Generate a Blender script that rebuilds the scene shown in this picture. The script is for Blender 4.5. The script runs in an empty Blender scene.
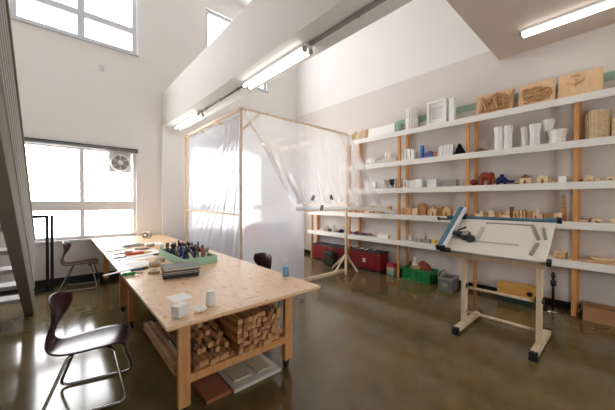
import bpy, bmesh, math, random
from mathutils import Vector, Matrix
random.seed(7)
S = bpy.context.scene
C = S.collection
PI = math.pi

# ------------------------------------------------------------------ camera (eye height 1.6 m)
F, YAW, PIT, ROL = 280.9, math.radians(41.53), math.radians(-.73), math.radians(-.25)
fwd = Vector((math.sin(YAW)*math.cos(PIT), math.cos(YAW)*math.cos(PIT), math.sin(PIT)))
rt0 = Vector((math.cos(YAW), -math.sin(YAW), 0)); dn0 = fwd.cross(rt0)
RT = math.cos(ROL)*rt0 + math.sin(ROL)*dn0
DN = -math.sin(ROL)*rt0 + math.cos(ROL)*dn0
cam_d = bpy.data.cameras.new('camera'); cam = bpy.data.objects.new('camera', cam_d); C.objects.link(cam)
M3 = Matrix((RT, -DN, -fwd)).transposed()
cam.matrix_world = Matrix.Translation((0, 0, 1.6)) @ M3.to_4x4()
cam_d.sensor_fit = 'HORIZONTAL'; cam_d.sensor_width = 36; cam_d.lens = F/615*36; cam_d.clip_start = .05
S.camera = cam

def Y(px, x=5.55):                     # where along the shelf wall a thing stands
    return x / math.tan(YAW + math.atan((px-307.5)/F))

# ------------------------------------------------------------------ materials
def lin(c):
    return tuple(((v/255)/12.92 if v/255 <= .04045 else ((v/255+.055)/1.055)**2.4) for v in c) + (1,)
def mat(name, rgb, rough=.6, metal=0, spec=.5, noise=0, scale=8, stretch=(1,1,1), rgb2=None, bump=0):
    m = bpy.data.materials.new(name); m.use_nodes = True
    n = m.node_tree.nodes; l = m.node_tree.links; b = n['Principled BSDF']
    b.inputs['Roughness'].default_value = rough; b.inputs['Metallic'].default_value = metal
    b.inputs['Specular IOR Level'].default_value = spec
    c = lin(rgb); b.inputs['Base Color'].default_value = c
    if noise or rgb2:
        tc = n.new('ShaderNodeTexCoord'); mp = n.new('ShaderNodeMapping'); tx = n.new('ShaderNodeTexNoise'); cr = n.new('ShaderNodeValToRGB')
        mp.inputs['Scale'].default_value = stretch; tx.inputs['Scale'].default_value = scale; tx.inputs['Detail'].default_value = 6
        l.new(tc.outputs['Object'], mp.inputs['Vector']); l.new(mp.outputs['Vector'], tx.inputs['Vector']); l.new(tx.outputs['Fac'], cr.inputs['Fac'])
        c2 = lin(rgb2) if rgb2 else tuple(v*(1-noise) for v in c[:3])+(1,)
        cr.color_ramp.elements[0].position = .35; cr.color_ramp.elements[1].position = .65
        cr.color_ramp.elements[0].color = c2; cr.color_ramp.elements[1].color = c
        l.new(cr.outputs['Color'], b.inputs['Base Color'])
        if bump:
            bp = n.new('ShaderNodeBump'); bp.inputs['Strength'].default_value = bump; bp.inputs['Distance'].default_value = .01
            l.new(tx.outputs['Fac'], bp.inputs['Height']); l.new(bp.outputs['Normal'], b.inputs['Normal'])
    return m
def emit(name, rgb, s):
    m = bpy.data.materials.new(name); m.use_nodes = True; n = m.node_tree.nodes; l = m.node_tree.links
    e = n.new('ShaderNodeEmission'); e.inputs[0].default_value = lin(rgb); e.inputs[1].default_value = s
    l.new(e.outputs[0], n['Material Output'].inputs[0]); return m
def film(name, opaque, rgb, gloss=.06, frost=0):
    m = bpy.data.materials.new(name); m.use_nodes = True; n = m.node_tree.nodes; l = m.node_tree.links
    tr = n.new('ShaderNodeBsdfTransparent'); df = n.new('ShaderNodeBsdfDiffuse'); tl = n.new('ShaderNodeBsdfTranslucent'); gl = n.new('ShaderNodeBsdfGlossy')
    for q in (df, tl, gl): q.inputs['Color'].default_value = lin(rgb)
    gl.inputs['Roughness'].default_value = .25
    a = n.new('ShaderNodeMixShader'); a.inputs[0].default_value = .5; l.new(df.outputs[0], a.inputs[1]); l.new(tl.outputs[0], a.inputs[2])
    b = n.new('ShaderNodeMixShader'); b.inputs[0].default_value = opaque; l.new(a.outputs[0], b.inputs[2])
    if frost:
        rf = n.new('ShaderNodeBsdfRefraction'); rf.inputs['Roughness'].default_value = .5; rf.inputs['IOR'].default_value = 1.2
        k = n.new('ShaderNodeMixShader'); k.inputs[0].default_value = frost; l.new(tr.outputs[0], k.inputs[1]); l.new(rf.outputs[0], k.inputs[2]); l.new(k.outputs[0], b.inputs[1])
    else: l.new(tr.outputs[0], b.inputs[1])
    c = n.new('ShaderNodeMixShader'); c.inputs[0].default_value = gloss; l.new(b.outputs[0], c.inputs[1]); l.new(gl.outputs[0], c.inputs[2])
    l.new(c.outputs[0], n['Material Output'].inputs[0]); return m

M = {}
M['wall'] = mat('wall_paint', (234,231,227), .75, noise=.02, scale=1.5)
M['wall_low'] = mat('wall_low_tone', (216,208,202), .75, noise=.02, scale=1.5)  # slightly darker and warmer than the wall above
M['ceil'] = mat('ceiling_paint', (236,235,235), .8)
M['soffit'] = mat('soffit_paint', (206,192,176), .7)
M['beam'] = mat('beam_paint', (233,229,224), .7)
M['black_base'] = mat('baseboard_black', (24,22,22), .45)
M['green_strip'] = mat('green_strip', (150,178,160), .6)
M['frame'] = mat('window_frame', (222,220,220), .45)
M['frame_grey'] = mat('window_frame_grey', (206,209,216), .45)
M['shelf'] = mat('shelf_white', (240,236,228), .6, noise=.04, scale=5)
M['post'] = mat('post_pine', (216,160,100), .6, scale=7, stretch=(6,6,.6), rgb2=(196,134,76))
M['ply'] = mat('plywood_top', (232,198,158), .34, scale=6, stretch=(5,1,1), rgb2=(218,178,136), spec=.9)
M['pine'] = mat('table_pine', (208,154,98), .6, scale=6, stretch=(4,4,.6), rgb2=(190,132,78))
M['batten'] = mat('batten_wood', (205,162,112), .7, scale=9, stretch=(4,.6,4), rgb2=(176,128,80))
M['batten2'] = mat('batten_wood_brown', (172,122,78), .7, scale=9, stretch=(4,.6,4), rgb2=(128,84,52))
M['batten3'] = mat('batten_wood_dark', (122,84,56), .7, scale=9, stretch=(4,.6,4), rgb2=(88,58,38))
M['frame_wood'] = mat('booth_wood', (240,222,198), .65, scale=6, stretch=(4,4,.6), rgb2=(226,202,172))
M['wood_a'] = mat('block_wood_a', (226,188,140), .65, scale=12, stretch=(1,1,4), rgb2=(186,142,92))
M['wood_b'] = mat('block_wood_b', (196,150,102), .65, scale=12, stretch=(1,1,4), rgb2=(158,110,66))
M['wood_c'] = mat('block_wood_c', (242,220,184), .65, scale=12, stretch=(1,1,4), rgb2=(212,176,132))
M['matte_black'] = mat('black_card', (14,14,15), .9, spec=.1)
M['wood_d'] = mat('block_wood_d', (132,90,58), .65, scale=12, stretch=(1,1,4), rgb2=(108,70,44))
M['relief'] = mat('relief_wood', (224,188,146), .6, scale=5, stretch=(1,4,1), rgb2=(212,172,126))
M['relief2'] = mat('relief_carved', (192,150,106), .65, scale=20, rgb2=(168,124,82))
M['white'] = mat('white_paper', (244,242,238), .7)
M['white_g'] = mat('white_translucent', (222,224,222), .4)
M['grey'] = mat('grey_card', (150,146,140), .7)
M['grey_pl'] = mat('grey_plastic', (112,112,108), .5)
M['steel'] = mat('chrome', (170,168,164), .22, metal=1)
M['stair'] = mat('stair_paint', (140,134,122), .95, spec=.05, noise=.08, scale=6)
M['rail'] = mat('stair_rail_paint', (178,174,168), .95, spec=.05)
M['tread'] = mat('stair_tread', (188,186,182), .5)
M['burg'] = mat('chair_shell', (54,17,20), .28, noise=.25, scale=9, stretch=(1,3,1))
M['black'] = mat('black_plastic', (22,22,24), .45)
M['black_m'] = mat('black_metal', (26,26,28), .35, metal=.4)
M['teal'] = mat('teal_enamel', (62,108,128), .35)
M['board'] = mat('drafting_board', (224,216,204), .45)
M['draft_wood'] = mat('drafting_wood', (216,196,168), .55, scale=6, stretch=(4,4,.6), rgb2=(200,176,144))
M['alu'] = mat('ruler_alu', (150,144,136), .4, metal=.3)
M['alu_l'] = mat('ruler_alu_light', (196,192,184), .4, metal=.2)
M['red'] = mat('chest_red', (128,16,26), .42, noise=.1)
M['dgreen'] = mat('bag_green', (24,42,34), .7)
M['green'] = mat('crate_green', (24,128,64), .45)
M['green_p'] = mat('pale_green', (164,206,182), .55)
M['green_h'] = mat('handle_green', (24,140,60), .35)
M['blue'] = mat('blue', (70,110,176), .5)
M['navy'] = mat('navy_felt', (34,44,104), .85, noise=.3, scale=20)
M['rust'] = mat('rust_felt', (150,62,40), .85, noise=.35, scale=25)
M['purple'] = mat('purple', (96,76,128), .6)
M['orange'] = mat('orange_red', (206,84,46), .5)
M['pink'] = mat('pink_red', (208,66,82), .5)
M['yellow'] = mat('yellow', (226,186,60), .5)
M['card'] = mat('cardboard', (168,124,84), .75, noise=.06)
M['ywood'] = mat('yellow_wood', (214,164,84), .5, scale=6, stretch=(4,.6,4), rgb2=(200,146,66))
M['cream'] = mat('cream', (224,214,190), .6)
M['tape'] = mat('masking_tape', (206,190,164), .6)
M['wicker'] = mat('wicker', (226,206,170), .8, scale=30, rgb2=(204,178,136), bump=.3)
M['mdf'] = mat('brown_panel', (150,92,58), .55)
M['laminate'] = mat('white_laminate', (200,194,184), .4)
M['ply_l'] = mat('light_offcut', (190,176,152), .6)
M['clear'] = film('clear_plastic', .25, (205,228,240), .15)
M['water'] = film('tinted_water', .6, (96,176,222), .05)
M['sheet_a'] = film('sheet_film', .58, (226,227,234), .07, .92)
M['sheet_b'] = film('sheet_film_thin', .40, (240,240,242), .12)
M['sheet_roll'] = film('sheet_film_rolled', .85, (255,255,255), .05)
M['acryl'] = film('clear_acrylic', .5, (240,242,242), .1)
M['tube'] = emit('lamp_tube', (255,253,250), 4)
gm = film('window_glass', .02, (240,245,250), .05); M['glass'] = gm
# osb-like flecks on the work table
def flecks(m):
    n = m.node_tree.nodes; l = m.node_tree.links; b = n['Principled BSDF']
    base = b.inputs['Base Color'].links[0].from_socket
    tc = n.new('ShaderNodeTexCoord'); v = n.new('ShaderNodeTexNoise'); v.inputs['Scale'].default_value = 20; v.inputs['Detail'].default_value = 3
    cr = n.new('ShaderNodeValToRGB'); cr.color_ramp.elements[0].position = .62; cr.color_ramp.elements[1].position = .68
    mx = n.new('ShaderNodeMix'); mx.data_type = 'RGBA'; mx.inputs[7].default_value = lin((150,98,58))
    l.new(tc.outputs['Object'], v.inputs['Vector']); l.new(v.outputs['Fac'], cr.inputs['Fac'])
    mt = n.new('ShaderNodeMath'); mt.operation = 'MULTIPLY'; mt.inputs[1].default_value = .7
    l.new(cr.outputs['Color'], mt.inputs[0]); l.new(mt.outputs[0], mx.inputs[0]); l.new(base, mx.inputs[6]); l.new(mx.outputs[2], b.inputs['Base Color'])
flecks(M['ply'])
def floor_mat():
    m = bpy.data.materials.new('polished_concrete'); m.use_nodes = True
    n = m.node_tree.nodes; l = m.node_tree.links; b = n['Principled BSDF']
    tc = n.new('ShaderNodeTexCoord'); t1 = n.new('ShaderNodeTexNoise'); t1.inputs['Scale'].default_value = .9; t1.inputs['Detail'].default_value = 8; t1.inputs['Roughness'].default_value = .62
    t2 = n.new('ShaderNodeTexNoise'); t2.inputs['Scale'].default_value = 7; t2.inputs['Detail'].default_value = 8
    cr = n.new('ShaderNodeValToRGB'); e = cr.color_ramp.elements
    e[0].position = .32; e[0].color = lin((82,69,41)); e[1].position = .7; e[1].color = lin((120,104,68))
    mx = n.new('ShaderNodeMix'); mx.data_type = 'FLOAT'; mx.inputs[0].default_value = .3
    l.new(tc.outputs['Object'], t1.inputs['Vector']); l.new(tc.outputs['Object'], t2.inputs['Vector'])
    l.new(t1.outputs['Fac'], mx.inputs[2]); l.new(t2.outputs['Fac'], mx.inputs[3]); l.new(mx.outputs[0], cr.inputs['Fac']); l.new(cr.outputs['Color'], b.inputs['Base Color'])
    r = n.new('ShaderNodeMapRange'); r.inputs[3].default_value = .10; r.inputs[4].default_value = .15
    l.new(t1.outputs['Fac'], r.inputs[0]); l.new(r.outputs[0], b.inputs['Roughness'])
    bp = n.new('ShaderNodeBump'); bp.inputs['Strength'].default_value = .006; bp.inputs['Distance'].default_value = .02
    l.new(t1.outputs['Fac'], bp.inputs['Height']); l.new(bp.outputs['Normal'], b.inputs['Normal'])
    return m
M['floor'] = floor_mat()

# ------------------------------------------------------------------ mesh helpers
class MB:
    def __init__(s): s.v = []; s.f = []; s.sm = []
    def add(s, vs, fs, smooth=False):
        o = len(s.v); s.v += [tuple(p) for p in vs]
        for f in fs: s.f.append(tuple(i+o for i in f)); s.sm.append(smooth)
        return s
    def box(s, x0, x1, y0, y1, z0, z1, mtx=None):
        vs = [Vector(p) for p in ((x0,y0,z0),(x1,y0,z0),(x1,y1,z0),(x0,y1,z0),(x0,y0,z1),(x1,y0,z1),(x1,y1,z1),(x0,y1,z1))]
        if mtx: vs = [mtx @ p for p in vs]
        return s.add(vs, ((3,2,1,0),(4,5,6,7),(0,1,5,4),(1,2,6,5),(2,3,7,6),(3,0,4,7)))
    def rbox(s, c, size, rz=0, tilt=None):
        m = Matrix.Translation(c) @ Matrix.Rotation(rz, 4, 'Z')
        if tilt: m = m @ Matrix.Rotation(tilt[0], 4, tilt[1])
        a, b, h = size[0]/2, size[1]/2, size[2]/2
        return s.box(-a, a, -b, b, -h, h, m)
    def bar(s, p, q, w, h=None):           # square bar from p to q
        p, q = Vector(p), Vector(q); h = h or w; d = (q-p); L = d.length; d.normalize()
        up = Vector((0,0,1)) if abs(d.z) < .95 else Vector((0,1,0))
        a = d.cross(up).normalized(); b = a.cross(d).normalized()
        m = Matrix((a, d, b)).transposed().to_4x4(); m.translation = p
        return s.box(-w/2, w/2, 0, L, -h/2, h/2, m)
    def tube(s, pts, r, n=10, cap=True):
        pts = [Vector(p) for p in pts]; rs = r if isinstance(r, (list, tuple)) else [r]*len(pts)
        o = len(s.v); prev = None
        for i, p in enumerate(pts):
            d = (pts[min(i+1, len(pts)-1)] - pts[max(i-1, 0)]).normalized()
            if prev is None:
                a = d.cross(Vector((0,0,1)) if abs(d.z) < .9 else Vector((0,1,0))).normalized()
            else:
                a = (prev - d*prev.dot(d)).normalized()
            prev = a; b = d.cross(a)
            for k in range(n):
                t = 2*PI*k/n; s.v.append(tuple(p + (a*math.cos(t) + b*math.sin(t))*rs[i]))
        for i in range(len(pts)-1):
            for k in range(n):
                s.f.append((o+i*n+k, o+i*n+(k+1)%n, o+(i+1)*n+(k+1)%n, o+(i+1)*n+k)); s.sm.append(True)
        if cap:
            s.f.append(tuple(o+k for k in range(n))[::-1]); s.sm.append(False)
            s.f.append(tuple(o+(len(pts)-1)*n+k for k in range(n))); s.sm.append(False)
        return s
    def lathe(s, c, prof, n=20, cap=True):  # prof: (radius, z)
        return s.tube([(c[0], c[1], c[2]+z) for r, z in prof], [r for r, z in prof], n, cap) if False else s._lathe(c, prof, n, cap)
    def _lathe(s, c, prof, n, cap):
        o = len(s.v)
        for r, z in prof:
            for k in range(n):
                t = 2*PI*k/n; s.v.append((c[0]+r*math.cos(t), c[1]+r*math.sin(t), c[2]+z))
        for i in range(len(prof)-1):
            for k in range(n):
                s.f.append((o+i*n+k, o+i*n+(k+1)%n, o+(i+1)*n+(k+1)%n, o+(i+1)*n+k)); s.sm.append(True)
        if cap:
            s.f.append(tuple(o+k for k in range(n))[::-1]); s.sm.append(False)
            s.f.append(tuple(o+(len(prof)-1)*n+k for k in range(n))); s.sm.append(False)
        return s
    def prism(s, poly, axis, a, b):        # poly of 2D points extruded along axis from a to b
        def P(u, v, w): return {'x': (w,u,v), 'y': (u,w,v), 'z': (u,v,w)}[axis]
        n = len(poly); vs = [P(u,v,a) for u,v in poly] + [P(u,v,b) for u,v in poly]
        fs = [tuple(range(n))[::-1], tuple(range(n, 2*n))] + [(i,(i+1)%n,n+(i+1)%n,n+i) for i in range(n)]
        return s.add(vs, fs)
    def ball(s, c, r, sq=(1,1,1), n=10, jit=0):
        o = len(s.v); R = n//2+1
        for i in range(R+1):
            ph = PI*i/R
            for k in range(n):
                t = 2*PI*k/n; j = 1 + random.uniform(-jit, jit)
                s.v.append((c[0]+r*sq[0]*math.sin(ph)*math.cos(t)*j, c[1]+r*sq[1]*math.sin(ph)*math.sin(t)*j, c[2]-r*sq[2]*math.cos(ph)*j))
        for i in range(R):
            for k in range(n):
                s.f.append((o+i*n+k, o+i*n+(k+1)%n, o+(i+1)*n+(k+1)%n, o+(i+1)*n+k)); s.sm.append(True)
        return s
    def grid(s, fn, nu, nv, smooth=True):
        o = len(s.v)
        for i in range(nu+1):
            for j in range(nv+1): s.v.append(tuple(fn(i/nu, j/nv)))
        for i in range(nu):
            for j in range(nv):
                a = o+i*(nv+1)+j; s.f.append((a, a+nv+1, a+nv+2, a+1)); s.sm.append(smooth)
        return s
    def build(s, name, m, parent=None, bevel=0, solid=0):
        me = bpy.data.meshes.new(name); me.from_pydata([tuple(p) for p in s.v], [], s.f)
        me.polygons.foreach_set('use_smooth', s.sm); me.validate(); me.update()
        bm = bmesh.new(); bm.from_mesh(me); bmesh.ops.remove_doubles(bm, verts=bm.verts, dist=1e-5)
        if not solid: bmesh.ops.recalc_face_normals(bm, faces=bm.faces)
        bm.to_mesh(me); bm.free()
        o = bpy.data.objects.new(name, me); C.objects.link(o)
        me.materials.append(M[m] if isinstance(m, str) else m)
        if parent: o.parent = parent
        if bevel:
            b = o.modifiers.new('b', 'BEVEL'); b.width = bevel; b.segments = 2; b.limit_method = 'ANGLE'
        if solid:
            b = o.modifiers.new('s', 'SOLIDIFY'); b.thickness = solid; b.offset = 0
        return o
def tag(o, label, cat, group=None, kind=None):
    o['label'] = label; o['category'] = cat
    if group: o['group'] = group
    if kind: o['kind'] = kind
    return o
def thing(name, label, cat, loc=(0,0,0), rz=0, group=None):
    o = bpy.data.objects.new(name, None); C.objects.link(o); o.location = loc; o.rotation_euler = (0,0,rz); o.empty_display_size = .1
    return tag(o, label, cat, group)
def struct(o, label=None):
    o['kind'] = 'structure'
    if label: o['label'] = label
    return o
def dup(root, loc, rz, label, group=None):
    r = root.copy(); C.objects.link(r); r.location = loc; r.rotation_euler = (0,0,rz); r['label'] = label
    if group: r['group'] = group
    for ch in list(root.children):
        c = ch.copy(); C.objects.link(c); c.parent = r
        for g in ch.children:
            d = g.copy(); C.objects.link(d); d.parent = c
    return r
def arc_path(pts, r, n=5):                # round the corners of a polyline
    pts = [Vector(p) for p in pts]; out = [pts[0]]
    for i in range(1, len(pts)-1):
        a, b, c = pts[i-1], pts[i], pts[i+1]
        u = (a-b); v = (c-b); k = min(r, u.length*.45, v.length*.45); u.normalize(); v.normalize()
        for j in range(n+1):
            t = j/n; out.append((b+u*k)*(1-t)**2 + b*2*t*(1-t) + (b+v*k)*t*t)
    return out + [pts[-1]]

# ================================================================== THE SETTING
XW, YW, XL, YF, ZC = 5.75, 7.05, -1.6, -2.6, 7.0
struct(MB().box(XL-.2, XW+.2, YF-.2, YW+.2, -.1, 0).build('floor', 'floor'), 'polished olive brown concrete floor')
struct(MB().box(XL-.2, XW+.2, YF-.2, YW+.2, ZC, ZC+.15).build('ceiling', 'ceil'), 'white ceiling of the tall room')
WT = .22
wins = [(-.62, 1.27, .845, 2.66), (-.62, 1.29, 4.75, 6.45), (2.79, 4.62, 4.83, 6.47), (2.42, 4.55, .845, 3.02)]
def wall_with_holes():
    xs = sorted({XL-.2, XW+.2} | {w[0] for w in wins} | {w[1] for w in wins}); zs = sorted({0, ZC} | {w[2] for w in wins} | {w[3] for w in wins})
    b = MB()
    for i in range(len(xs)-1):
        for j in range(len(zs)-1):
            cx, cz = (xs[i]+xs[i+1])/2, (zs[j]+zs[j+1])/2
            if any(w[0] < cx < w[1] and w[2] < cz < w[3] for w in wins): continue
            b.box(xs[i], xs[i+1], YW, YW+WT, zs[j], zs[j+1])
    o = b.build('wall_back', 'wall')
    bm = bmesh.new(); bm.from_mesh(o.data)
    seen = {}
    for f in bm.faces:
        c = f.calc_center_median(); k = (round(c.x,4), round(c.y,4), round(c.z,4)); seen.setdefault(k, []).append(f)
    dead = [f for v in seen.values() if len(v) > 1 for f in v]
    bmesh.ops.delete(bm, geom=dead, context='FACES'); bmesh.ops.recalc_face_normals(bm, faces=bm.faces); bm.to_mesh(o.data); bm.free()
    return struct(o, 'white painted wall with the windows')
wall_with_holes()
wr = struct(MB().box(XW, XW+.2, YF-.2, YW, 0, ZC).build('wall_right', 'wall'), 'white wall behind the shelving')
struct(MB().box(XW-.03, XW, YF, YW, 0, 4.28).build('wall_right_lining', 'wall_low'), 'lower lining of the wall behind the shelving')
XW -= .03
struct(MB().box(XL-.2, XL, YF, YW, 0, ZC).build('wall_left', 'wall'), 'white wall beyond the stair')
FW = (1.2, 2.9, 1.0, 2.3)  # unseen window opening, added to bring in fill light from behind the camera
b = MB().box(XL-.2, FW[0], YF-.2, YF, 0, ZC).box(FW[1], XW+.2, YF-.2, YF, 0, ZC).box(FW[0], FW[1], YF-.2, YF, 0, FW[2]).box(FW[0], FW[1], YF-.2, YF, FW[3], ZC)
struct(b.build('wall_front', 'wall'), 'white wall facing the windows')
b = MB()
for x0, x1 in ((FW[0],FW[0]+.06),(2.02,2.08),(FW[1]-.06,FW[1])): b.box(x0, x1, YF-.12, YF-.05, FW[2]+.06, FW[3]-.06)
b.box(FW[0], FW[1], YF-.12, YF-.05, FW[2], FW[2]+.06).box(FW[0], FW[1], YF-.12, YF-.05, FW[3]-.06, FW[3])
struct(b.build('window_5', 'frame'), 'added fill window behind the camera')
struct(MB().box(XL, XW, YW-.012, YW, 0, .14).build('baseboard_back', 'black_base'), 'black baseboard under the windows')
struct(MB().box(XW-.012, XW, YF, YW-.02, 0, .11).build('baseboard_right', 'black_base'), 'black baseboard under the shelving')
struct(MB().box(XW-.008, XW, YF, 3.45, 3.29, 3.415).build('trim_1', 'green_strip'), 'green strip along the wall above the top shelf')
struct(MB().box(1.755, 2.235, 6.9, YW, 0, 3.28).build('column', 'wall'), 'white column under the beam end')
struct(MB().box(1.785, 2.22, YF, YW, 3.28, 4.06).build('beam', 'beam'), 'white beam crossing the room overhead')
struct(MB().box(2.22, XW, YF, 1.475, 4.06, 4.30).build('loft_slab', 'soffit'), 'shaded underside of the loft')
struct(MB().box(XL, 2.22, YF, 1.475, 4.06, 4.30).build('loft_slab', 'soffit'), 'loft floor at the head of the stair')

def window(n, x0, x1, z0, z1, mull, rails, fm, sill=True):
    t = bpy.data.objects.new('window_%d' % n, None); C.objects.link(t); t.location = (x0, YW, z0); struct(t, ['wide lower window over the work table end','wide high window in the tall wall','high window seen past the beam','window behind the plastic booth'][n-1])
    def P(b, nm, m): o = b.build(nm, m, t); o.matrix_parent_inverse = Matrix.Translation((-x0, -YW, -z0)); return o
    f = .06 if n in (1,4) else .085; mw = .035 if n in (1,4) else .055; b = MB(); ya, yb = YW+.05, YW+.12
    b.box(x0, x0+f, ya, yb, z0, z1).box(x1-f, x1, ya, yb, z0, z1).box(x0+f, x1-f, ya, yb, z0, z0+f).box(x0+f, x1-f, ya, yb, z1-f, z1)
    P(b, 'frame', fm)
    for m in mull: P(MB().box(m-mw, m+mw, ya-.02, yb, z0+f, z1-f), 'mullion', fm)
    xs = [x0+f] + [v for m in mull for v in (m-mw, m+mw)] + [x1-f]
    for (ra, rb) in rails:
        for i in range(0, len(xs), 2): P(MB().box(xs[i], xs[i+1], ya, yb, ra, rb), 'transom', fm)
    zs = [z0+f] + [v for r in rails for v in r] + [z1-f]
    for i in range(0, len(xs), 2):
        for j in range(0, len(zs), 2): P(MB().box(xs[i], xs[i+1], ya+.035, ya+.038, zs[j], zs[j+1]), 'pane', 'glass')
    if sill: P(MB().box(x0-.03, x1+.03, YW-.05, ya, z0-.03, z0), 'sill', 'frame_grey' if n > 1 else 'frame')
    return t
w1 = window(1, *wins[0], (.345,), ((1.40,1.585),), 'frame')
window(2, *wins[1], (.345,), ((5.2,5.33),), 'frame_grey')
window(3, *wins[2], (3.7,), ((5.3,5.43),), 'frame_grey')
window(4, *wins[3], (3.63,), ((1.36,1.49),), 'frame')
# roller blind rolled up over window 1
t = thing('roller_blind', 'dark grey rolled-up blind above the window over the work table', 'blind', (.32, YW-.05, 2.66))
MB().tube([(-.95,0,0),(.95,0,0)], .032, 12).build('roll', 'grey_pl', t)
MB().box(-.95, .95, .0, .045, .025, .05).build('headrail', 'black', t)
for s in (-1, 1): MB().box(s*.955-.008, s*.955+.008, -.035, .05, -.035, .05).build('bracket', 'black', t)
# ventilation fan set in the upper right pane
t = thing('ventilation_fan', 'round grey ventilation fan set in the upper window pane', 'fan', (.98, YW+.03, 2.40))
b = MB().box(-.20,.20,.01,.03,-.20,.20); b.build('mounting_panel', 'white_g', t)
b = MB(); b.tube([(.165*math.cos(a), -.005, .165*math.sin(a)) for a in [2*PI*i/24 for i in range(25)]], .018, 6, False); b.build('rim', 'white', t)
MB().tube([(0,.0,0),(0,-.03,0)], .05, 14).build('hub', 'white', t)
for k in range(6):
    a = k*PI/3; b = MB()
    b.grid(lambda u, v: ((.05+.105*u)*math.cos(a+(v-.5)*.7), -.012+.02*(v-.5), (.05+.105*u)*math.sin(a+(v-.5)*.7)), 4, 4); b.build('fan_blade', 'grey', t, solid=.003)
t = thing('wall_plate', 'small blank switch plate high on the window wall', 'wall plate', (.66, YW, 4.28))
MB().box(-.045,.045,-.012,0,-.06,.06).build('plate', 'wall_low', t, bevel=.004); MB().box(-.02,.02,-.016,-.012,-.04,.04).build('cover', 'frame_grey', t)

# ================================================================== LIGHTS
def lamp(name, label, loc, L=1.33):
    t = thing(name, label, 'ceiling light', loc, 0, None)
    MB().box(-.06,.06,-L/2,L/2,-.04,0).build('mounting_channel', 'frame', t, bevel=.004)
    for s in (-1, 1):
        MB().tube([(s*.046,-L/2+.03,-.065),(s*.046,L/2-.03,-.065)], .022, 10).build('tube', 'tube', t)
    for s in (-1, 1):
        for q in (-1, 1): MB().box(q*.042-.022, q*.042+.022, s*(L/2-.015)-.015, s*(L/2-.015)+.015, -.09, -.04).build('lamp_holder', 'grey', t)
    return t
lamp('fluorescent_light', 'twin tube light under the beam, the nearer to the loft', (2.0, 2.92, 3.28))
lamp('fluorescent_light', 'twin tube light under the far beam end by the column', (2.0, 5.97, 3.28), 1.38)
lamp('fluorescent_light', 'twin tube light under the loft above the shelving', (4.99, .38, 4.06), 1.3)
t = thing('conduit', 'thin grey conduit joining the two beam lights', 'conduit', (2.0,4.43,3.28))
MB().tube([(0,-.82,-.018),(0,.82,-.018)], .012, 8).build('pipe', 'grey_pl', t)
for y in (-.6,0,.6): MB().box(-.02,.02,y-.012,y+.012,-.034,0).build('mounting_clip', 'grey', t)
t = thing('conduit', 'grey conduit along the beam running in from the camera side', 'conduit', (2.0,.1,3.28))
MB().box(-.02,.02,-2.1,2.12,-.028,-.004).build('duct', 'grey', t)
for y in (-1.5,0,1.5): MB().box(-.025,.025,y-.012,y+.012,-.032,0).build('mounting_clip', 'grey', t)

# ================================================================== STAIR
t = thing('steel_stair', 'grey steel stair with rails climbing at the left edge', 'stair', (-.32, 5.5, 0))
sl = .69; Y0 = 5.517
def su(y): return (Y0-y)*sl                       # underside height at y (world)
for x0, x1 in ((-.37,-.27), (-1.42,-1.32)):
    d = .34
    poly = [(Y0-5.5, 0), (1.2-5.5, su(1.2)), (1.2-5.5, su(1.2)+d), (Y0+.22-5.5, .19), (Y0+.36-5.5, 0)]
    MB().prism(poly, 'x', x0+.32, x1+.32).build('stringer', 'stair', t, bevel=.006)
for k in range(1, 16):
    z = .265*k+.03; y = Y0 - z/sl + .26
    MB().box(-.99, -.055, y-.5-5.4+.33, y-5.4+.11, z-.045, z).build('tread', 'tread', t)
for x in (.035, -1.05):
    for k in range(13):
        dz = .42 + k*.061
        MB().bar((x, 5.75-5.5, su(5.75)+dz+.05), (x, 1.3-5.5, su(1.3)+dz+.05), .03 if k < 12 else .05, .036 if k < 12 else .05).build('rail', ('rail','stair')[k%2] if k < 12 else 'stair', t)
    for y in (5.76, 4.9, 4.0, 3.1, 2.2, 1.4):
        MB().box(x-.035, x-.018, y-5.53, y-5.47, max(0, su(y)+.2), su(y)+1.17).build('rail_post', 'stair', t)
# black metal frame by the window wall
t = thing('metal_frame', 'black metal upright frame against the window wall beside the stair', 'frame', (-.25, 6.7, 0))
b = MB()
MB().box(.075,.118,-.02,.02,0,1.34).build('upright', 'black_m', t); MB().box(.135,.178,.0,.04,0,1.34).build('upright', 'black_m', t); MB().box(-.5,-.47,-.02,.02,0,1.34).build('upright', 'black_m', t)
MB().box(-.47,.075,-.02,.02,1.29,1.345).build('crossbar', 'black_m', t)
MB().box(-.52,.18,-.06,.10,0,.03).build('foot', 'black_m', t)

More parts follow.
